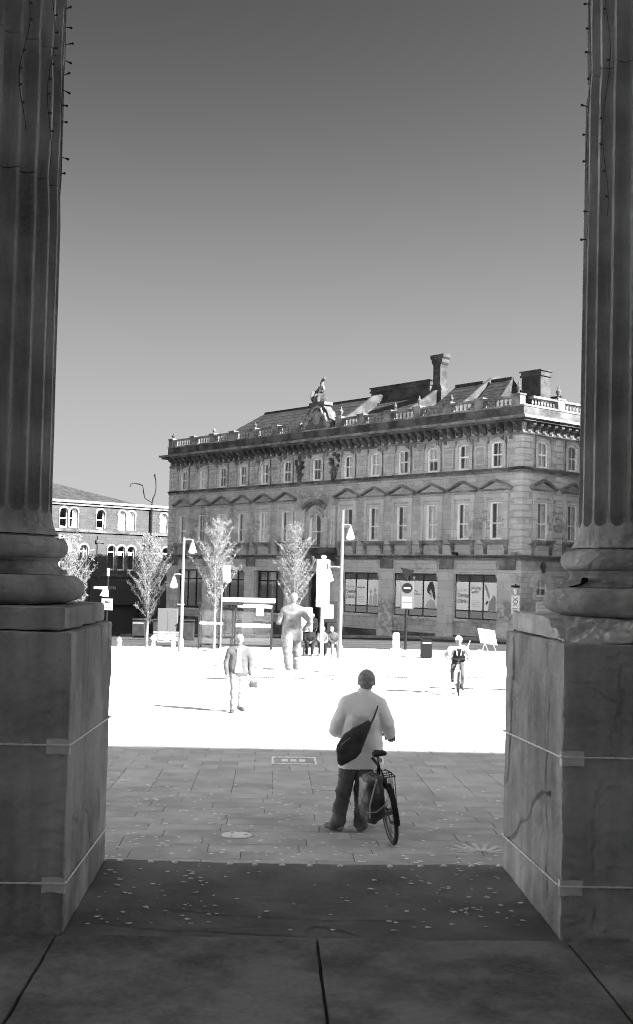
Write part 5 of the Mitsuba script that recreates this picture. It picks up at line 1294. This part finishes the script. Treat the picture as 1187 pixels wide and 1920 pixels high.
# ---------------------------------------------------------------- bicycles
def torus(R, r, n=40, m=8, sq=1.0):
    V = []; F = []
    for i in range(n):
        a = 2*math.pi*i/n
        for j in range(m):
            b = 2*math.pi*j/m; rr = R+r*math.cos(b); V.append([rr*math.cos(a), r*sq*math.sin(b), rr*math.sin(a)])
    for i in range(n):
        for j in range(m):
            p, q = i*m+j, i*m+(j+1) % m; s, u = ((i+1) % n)*m+j, ((i+1) % n)*m+(j+1) % m; F += [[p, q, u], [p, u, s]]
    return np.array(V), np.array(F)
def bicycle(lab, M, frame_mat, loaded, steer=0.0):
    """x forward, y left, z up; rear wheel touches the ground at the origin"""
    t = thing('bicycle', lab, 'bicycle'); R = .335; WB = 1.04
    for i, (cx, st) in enumerate(((0, 0), (WB, steer))):
        Mw = M@trans(cx, 0, R)@rotz(st); V, F = torus(R-.022, .022); w = add(t, 'wheel', (V, F), 'rubber', Mw, smooth=True)
        add(w, 'rim', torus(R-.055, .013, 40, 6, 1.3), 'steel_dark', Mw, smooth=True)
        sp = MB()
        for k in range(28): a = 2*math.pi*k/28; b = a+(.5 if k % 2 else -.5); sp.tube([(.025*math.cos(b), .03*(1 if k % 4 < 2 else -1), .025*math.sin(b)), ((R-.06)*math.cos(a), 0, (R-.06)*math.sin(a))], .0016, 4, cap=False)
        add(w, 'spokes', sp.mesh(), 'steel_dark', Mw); add(w, 'hub', MB().tube([(0, -.06, 0), (0, .06, 0)], .022, 10).mesh(), 'steel_dark', Mw, smooth=40)
    bb, seat, hd0, hd1 = (.44, 0, .29), (.26, 0, .80), (.86, 0, .86), (.90, 0, .72)
    fr = MB().tube([bb, seat], .017, 8).tube([seat, hd0], .017, 8).tube([bb, hd1], .019, 8).tube([hd0, hd1], .021, 8)
    for s in (-1, 1): fr.tube([(.43, s*.03, .29), (.15, s*.055, R-.0), (0, s*.065, R)], .010, 6).tube([(.27, s*.02, .76), (.1, s*.055, .5), (0, s*.065, R)], .009, 6)
    add(t, 'frame', fr.mesh(), frame_mat, M, smooth=True)
    Mf = M@trans(.90, 0, 0)@rotz(steer)@trans(-.90, 0, 0)
    fk = MB().tube([(.88, 0, .80), (.905, 0, .70)], .018, 8)
    for s in (-1, 1): fk.tube([(.905, s*.045, .70), (.96, s*.055, .5), (WB, s*.06, R)], .012, 6)
    fk.tube([(.905, -.05, .70), (.905, .05, .70)], .016, 6)
    add(t, 'fork', fk.mesh(), frame_mat, Mf, smooth=True)
    add(t, 'stem', MB().tube([(.86, 0, .84), (.845, 0, .97), (.90, 0, 1.01)], .016, 8).mesh(), 'steel_dark', Mf, smooth=True)
    add(t, 'handlebar', MB().tube([(.80, -.31, 1.02), (.86, -.2, 1.03), (.90, -.06, 1.015), (.90, .06, 1.015), (.86, .2, 1.03), (.80, .31, 1.02)], .0125, 8).mesh(), 'steel_dark', Mf, smooth=True)
    for s in (-1, 1): add(t, 'grip', MB().tube([(.845, s*.225, 1.03), (.795, s*.32, 1.02)], .018, 8).mesh(), 'rubber', Mf, smooth=True); add(t, 'brake_lever', MB().tube([(.86, s*.2, 1.02), (.90, s*.22, 1.0), (.86, s*.30, .985)], .007, 6).mesh(), 'steel_dark', Mf, smooth=True)
    add(t, 'seat_post', MB().tube([(.262, 0, .79), (.235, 0, .92)], .013, 8).mesh(), 'steel_dark', M, smooth=True)
    sd = union([hull(((.12, .055, .945), .026), ((.12, -.055, .945), .026), ((.20, .045, .945), .026), ((.20, -.045, .945), .026)), hull(((.18, 0, .945), .035), ((.37, 0, .94), .017))])
    add(t, 'saddle', soft(sd, .012, 3), 'rubber', M, smooth=True)
    cr = MB().tube([(.44, -.06, .29), (.44, .06, .29)], .02, 8).tube([(.44, -.07, .29), (.40, -.08, .13)], .011, 6).tube([(.44, .07, .29), (.48, .08, .45)], .011, 6)
    cr.put(*xf(torus(.085, .006, 30, 5), trans(.44, -.05, .29))); add(t, 'crank', cr.mesh(), 'steel_dark', M, smooth=True)
    for a, b in (((.40, .13), -.13), ((.48, .45), .13)): add(t, 'pedal', cbox(a[0]-.045, a[0]+.045, b-.045, b+.045, a[1]-.012, a[1]+.012, .006), 'rubber', M)
    if loaded:
        for cx, a0, a1 in ((0, 10, 190), (WB, 20, 170)):
            p = [(cx+(R+.03)*math.cos(math.radians(a)), 0, R+(R+.03)*math.sin(math.radians(a))) for a in np.linspace(a0, a1, 18)]
            mb = MB()
            for q, w in zip(p[:-1], p[1:]):
                mb.quad([q[0], -.03, q[2]], [q[0], .03, q[2]], [w[0], .03, w[2]], [w[0], -.03, w[2]])
            V, F = mb.mesh(); add(t, 'mudguard', (V, F), 'black_metal', M, smooth=True)
        rk = MB()
        for s in (-1, 1):
            rk.tube([(.22, s*.05, .76), (-.02, s*.07, .76), (-.24, s*.065, .755)], .006, 6)
            for xx in (.1, -.05, -.2): rk.tube([(xx, s*.068, .757), (-.01+xx*.2, s*.078, R)], .005, 6)
        for xx in (.15, 0, -.12, -.24): rk.tube([(xx, -.065, .757), (xx, .065, .757)], .005, 6)
        add(t, 'rack', rk.mesh(), 'black_metal', M, smooth=True)
        add(t, 'rear_light', cbox(-.275, -.25, -.03, .03, .70, .75, .006), 'print_light', M)
        pn = hull(((-.16, .10, .36), .03), ((.14, .10, .36), .03), ((-.17, .23, .34), .045), ((.15, .24, .34), .045), ((-.2, .10, .74), .03), ((.18, .10, .74), .03), ((-.2, .21, .70), .035), ((.18, .21, .70), .035), ((-.0, .28, .45), .04))
        pb = add(t, 'pannier', soft(pn, .018, 5, .012, 2, (9, 9, 9)), 'leather_dark', M, smooth=True)
        add(pb, 'pocket', soft(hull(((-.15, .19, .60), .03), ((.08, .20, .60), .03), ((-.15, .19, .74), .03), ((.08, .20, .74), .03), ((-.22, .14, .62), .02), ((-.22, .14, .74), .02)), .015, 4, .006, 5, (14, 14, 14)), 'cloth_mid', M, smooth=True)
        add(pb, 'buckle_strap', MB().tube([(-.245, .13, .76), (-.262, .18, .66), (-.25, .24, .5), (-.22, .25, .36)], .008, 5).tube([(-.22, .08, .47), (-.25, .18, .42), (-.2, .27, .42)], .008, 5).mesh(), 'print_mid', M, smooth=True)
        add(t, 'bell', MB().ell((.87, .12, 1.05), (.022, .022, .02), 2).mesh(), 'steel', Mf, smooth=True)
        add(t, 'lamp', cbox(.10, .13, -.02, .02, .86, .90, .006), 'steel', M)
    return t
scene['rubber'] = P(.02, .6, .3)
scene['steel_dark'] = P(.12, .35, .5, .6)
x, y = 1.36, 12.69; z0 = float(G(x, y))+.008
bk = bicycle('dark city bicycle with a bulging pannier, held by the man in the shade', trans(x, y, z0)@rotz(math.radians(96.9))@rotx(math.radians(-8.5)), 'black_metal', True, .05)

# ---------------------------------------------------------------- others on the square
x, y = -.72, 27.06; z0 = float(G(x, y)); M = trans(x, y, z0)
sk = dict(f=(.15, -.99), head=(.02, .0, 1.63), neck=(.02, .01, 1.48), shL=(-.17, .0, 1.38), shR=(.20, .0, 1.38), elL=(-.265, .02, 1.09), elR=(.285, .04, 1.10), wrL=(-.235, -.06, .86), wrR=(.30, -.02, .86),
          hip=(.01, .0, .93), hpL=(-.075, .0, .89), hpR=(.09, .0, .89), knL=(-.06, -.10, .50), knR=(.05, .05, .49), anL=(-.07, -.20, .085), anR=(.05, .24, .11), toL=(-.11, -.35, .036), toR=(.15, .12, .036),
          hands=dict(L=((0, -.2, -1), (1, 0, 0), (0, -1, 0), .45), R=((0, -.1, -1), (-1, 0, 0), (0, -1, 0), .45)), coat=dict(hem=.05, flare=.01, thick=.02, legw=.028))
wk = person('person in open jacket and light trousers walking alone on the sunlit paving', None, sk, dict(skin='skin', hair='hair_pale', jacket='cloth_soft', trousers='cloth_light', shoe='leather_dark'), M, res=.02, fold=.016)
add(wk, 'shirt', soft(union([hull(((.0, -.112, 1.42), .03), ((.045, -.112, 1.42), .03), ((-.035, -.125, .93), .045), ((.06, -.125, .93), .045), ((.01, -.135, 1.15), .05))]), .02, 3, .006, 2), 'cloth_white', M, smooth=True)
bg = thing('hand_bag', 'small dark bag hanging from the right hand of the walking person', 'bag')
add(bg, 'body', soft(hull(((.30, -.06, .70), .03), ((.42, -.02, .69), .03), ((.30, -.05, .60), .035), ((.43, -.02, .59), .035)), .015, 3), 'leather_dark', M, smooth=True)
add(bg, 'handle', MB().tube([(.31, -.05, .72), (.33, -.05, .78), (.39, -.03, .78), (.41, -.02, .72)], .008, 5).mesh(), 'leather_dark', M, smooth=True)
# cyclist riding towards the camera
x, y = 5.28, 32.97; z0 = float(G(x, y)); hd = math.radians(-97)
Mb = trans(x, y, z0)@rotz(hd)@trans(-1.04, 0, 0)
bicycle('pale bicycle ridden across the sunlit paving towards the camera', Mb, 'white_paint', False)
M = trans(x, y, z0)
# rider joints in metres: x right, y away from the camera
sk = dict(f=(-.05, -1), tilt=.12, head=(.06, .50, 1.50), neck=(.07, .56, 1.36), shL=(-.15, .58, 1.27), shR=(.27, .58, 1.27), elL=(-.30, .42, 1.10), elR=(.40, .42, 1.08), wrL=(-.27, .26, 1.04), wrR=(.33, .26, 1.03),
          hip=(.10, .86, .93), hpL=(.02, .85, .93), hpR=(.18, .85, .93), knL=(-.10, .52, .66), knR=(.20, .62, .52), anL=(-.07, .62, .42), anR=(.20, .68, .20), toL=(-.09, .50, .36), toR=(.22, .54, .15),
          hands=dict(L=((.1, -.9, -.1), (0, -.2, -1), (1, 0, 0), .9), R=((-.1, -.9, -.1), (0, -.2, -1), (-1, 0, 0), .9)), coat=dict(hem=-.02, flare=.0, thick=.016, legw=.004), sit=True)
cy = person('cyclist in a white helmet and dark-fronted jersey riding towards the camera', None, sk, dict(skin='skin', hair=None, jacket='cloth_white', trousers='cloth_grey', shoe='leather_dark'), M, res=.02, fold=.008)
add(cy, 'vest', soft(union([hull(((.0, .47, 1.24), .05), ((.14, .47, 1.24), .05), ((-.02, .60, .98), .085), ((.20, .60, .98), .085))]), .02, 3), 'cloth_dark', M, smooth=True)
for s in (-1, 1): add(cy, 'stripe', MB().tube([(.06+s*.10, .45, 1.28), (.06+s*.07, .415, 1.22), (.06+s*.05, .415, 1.10)], .014, 6).mesh(), 'white_paint', M, smooth=True)
hl_ = hull(((.06, .47, 1.55), .098), ((.06, .56, 1.56), .092)).trim_by_plane([0, 0, 1], 1.53)
add(cy, 'helmet', soft(hl_, .012, 2), 'white_paint', M, smooth=True)
for k in (-.05, 0, .05): add(cy, 'helmet_vent', MB().ell((.06+k, .43-.0, 1.605), (.011, .05, .02), 1).mesh(), 'print_dark', M, smooth=True)
# bronze striding figure, twice life-size in the sun
x, y = .72, 43.5; z0 = float(G(x, y)); k = 1.57; M = trans(x, y, z0)@np.diag([k, k, k, 1])
scene['bronze'] = P(mottled(.09, .20, 5, 40), .45, .5)
sk = dict(f=(.25, .97), head=(.07, .05, 1.66), neck=(.05, .02, 1.50), shL=(-.14, .02, 1.39), shR=(.24, .0, 1.39), elL=(-.26, .05, 1.10), elR=(.47, .06, 1.12), wrL=(-.17, .22, 1.18), wrR=(.33, .16, .93),
          hip=(.05, .0, .94), hpL=(-.03, .0, .90), hpR=(.13, .0, .90), knL=(-.06, -.10, .50), knR=(.15, .16, .50), anL=(-.02, -.36, .13), anR=(.17, .26, .085), toL=(-.0, -.22, .036), toR=(.21, .42, .036),
          hands=dict(L=((.5, .6, .4), (.5, -.5, 0), (0, 0, 1), .7), R=((-.8, .3, -.4), (0, .5, -.5), (0, 0, 1), .4)), coat=dict(hem=.20, flare=.05, thick=.014, legw=.05))
stt = person('tall bronze figure of a striding man in a flaring coat, one hand at his hip', None, sk, dict(skin='bronze', hair='bronze', jacket='bronze', trousers='bronze', shoe='bronze'), M, res=.022, face=False, cat='statue', name='statue', fold=.018)
for px_, py_ in ((-.62, 43.3), (1.5, 43.4)):
    add(stt, 'ground_plate', MB().box(px_-.38, px_+.38, py_-.5, py_+.5, float(G(px_, py_))+.002, float(G(px_, py_))+.02).mesh(), 'print_mid')
# bench with three people
x, y = 2.35, 54.6; z0 = float(G(x, y)); M = trans(x, y, z0)
t = thing('bench', 'bench carrying three seated people beside the white banner board', 'bench')
for i in range(4): add(t, 'slat', MB().box(-.95, .95, -.2+i*.11, -.11+i*.11, .42, .46).mesh(), 'bench_wood', M)
for s in (-.8, .8): add(t, 'end', MB().box(s-.05, s+.05, -.2, .22, 0, .42).mesh(), 'lamp_metal', M)
def sitter(dx, lab, jac, tr, hair, face, lean=0.0):
    j = lambda a, b, c: (dx+a+lean*max(0, c-.5), b-.25*lean*0, c)
    sk = dict(f=face, tilt=.1, head=j(0, -.12, 1.22), neck=j(0, -.03, 1.07), shL=j(-.17, .0, .98), shR=j(.17, .0, .98), elL=j(-.23, -.08, .72), elR=j(.23, -.08, .72), wrL=j(-.10, -.30, .62), wrR=j(.10, -.30, .62),
              hip=j(0, .05, .56), hpL=j(-.09, .02, .54), hpR=j(.09, .02, .54), knL=j(-.12, -.40, .52), knR=j(.12, -.40, .52), anL=j(-.13, -.42, .09), anR=j(.13, -.42, .09), toL=j(-.14, -.56, .036), toR=j(.15, -.56, .036),
              hands=dict(L=((.6, -.7, 0), (0, 0, -1), (0, -.3, 1), .5), R=((-.6, -.7, 0), (0, 0, -1), (0, -.3, 1), .5)), coat=dict(hem=-.02, flare=.02, thick=.025), sit=True, k=.97)
    person(lab, 'people sitting on the bench', sk, dict(skin='skin', hair=hair, jacket=jac, trousers=tr, shoe='cloth_white'), M, res=.026, face=False)
sitter(-.55, 'leftmost person on the bench, dark coat and pale hair', 'cloth_dark', 'cloth_dark', 'hair_pale', (.2, -1))
sitter(.05, 'middle person on the bench, pale hair, head turned to the left', 'cloth_mid', 'cloth_dark', 'hair_pale', (-.7, -.7))
sitter(.62, 'rightmost person on the bench, grey coat, leaning to the left', 'cloth_grey', 'cloth_mid', 'hair_pale', (-.6, -.8), -.22)
x, y = 2.55, 71.5; z0 = float(G(x, y))-.13; M = trans(x, y, z0)
sk = dict(f=(.3, -.95), head=(0, 0, 1.62), neck=(0, .02, 1.47), shL=(-.18, .02, 1.37), shR=(.18, .02, 1.37), elL=(-.25, .04, 1.08), elR=(.25, .04, 1.08), wrL=(-.2, -.1, .85), wrR=(.2, -.1, .85), hip=(0, .02, .92), hpL=(-.09, .02, .88), hpR=(.09, .02, .88),
          knL=(-.1, 0, .49), knR=(.1, -.02, .49), anL=(-.1, .06, .085), anR=(.11, -.08, .085), toL=(-.12, -.1, .036), toR=(.13, -.24, .036), hands=dict(L=((0, -.2, -1), (1, 0, 0), (0, -1, 0), .4), R=((0, -.2, -1), (-1, 0, 0), (0, -1, 0), .4)))
person('person in dark clothes standing beyond the bench in front of the porch', None, sk, dict(skin='skin', hair='hair_pale', jacket='cloth_dark', trousers='cloth_dark', shoe='leather_dark'), M, res=.03, face=False)
# seated stone figure with helmet and shield on the crest of the corner building
M = M_front@trans(20.9, -.15, 14.0)@rotz(math.pi)@np.diag([1.18, 1.18, 1.18, 1])
b = [hull(((-.2, 0, .25), .28), ((.2, 0, .25), .28), ((0, -.25, .12), .2), ((0, 0, .75), .24)), hull(((0, 0, .75), .22), ((-.2, 0, 1.05), .1), ((.2, 0, 1.05), .1)), hull(((0, 0, 1.1), .09), ((.02, 0, 1.28), .12))]
b += [hull(((.03, 0, 1.34), .13), ((.06, .0, 1.52), .09)), hull(((.10, .0, 1.5), .07), ((.22, .0, 1.66), .09), ((.30, 0, 1.58), .06))]
b += chain([((-.2, 0, 1.05), .09), ((-.38, -.1, .78), .08), ((-.45, -.2, .6), .06)])+chain([((.2, 0, 1.05), .09), ((.36, -.1, .82), .08), ((.34, -.25, .7), .06)])+chain([((-.15, -.2, .5), .16), ((-.15, -.4, .4), .13), ((-.15, -.42, .05), .10)])+chain([((.15, -.2, .5), .16), ((.17, -.42, .4), .13), ((.17, -.44, .05), .10)])
sf_ = thing('roof_statue', 'weathered seated stone figure with crested helmet on top of the crest of the long building', 'statue')
add(sf_, 'figure', soft(union(b), .05, 4, .03, 3, (9, 9, 9)), 'soot_stone', M, smooth=True)
add(sf_, 'shield', MB().ell((-.5, -.2, .42), (.10, .34, .46), 2).mesh(), 'soot_stone', M, smooth=True)
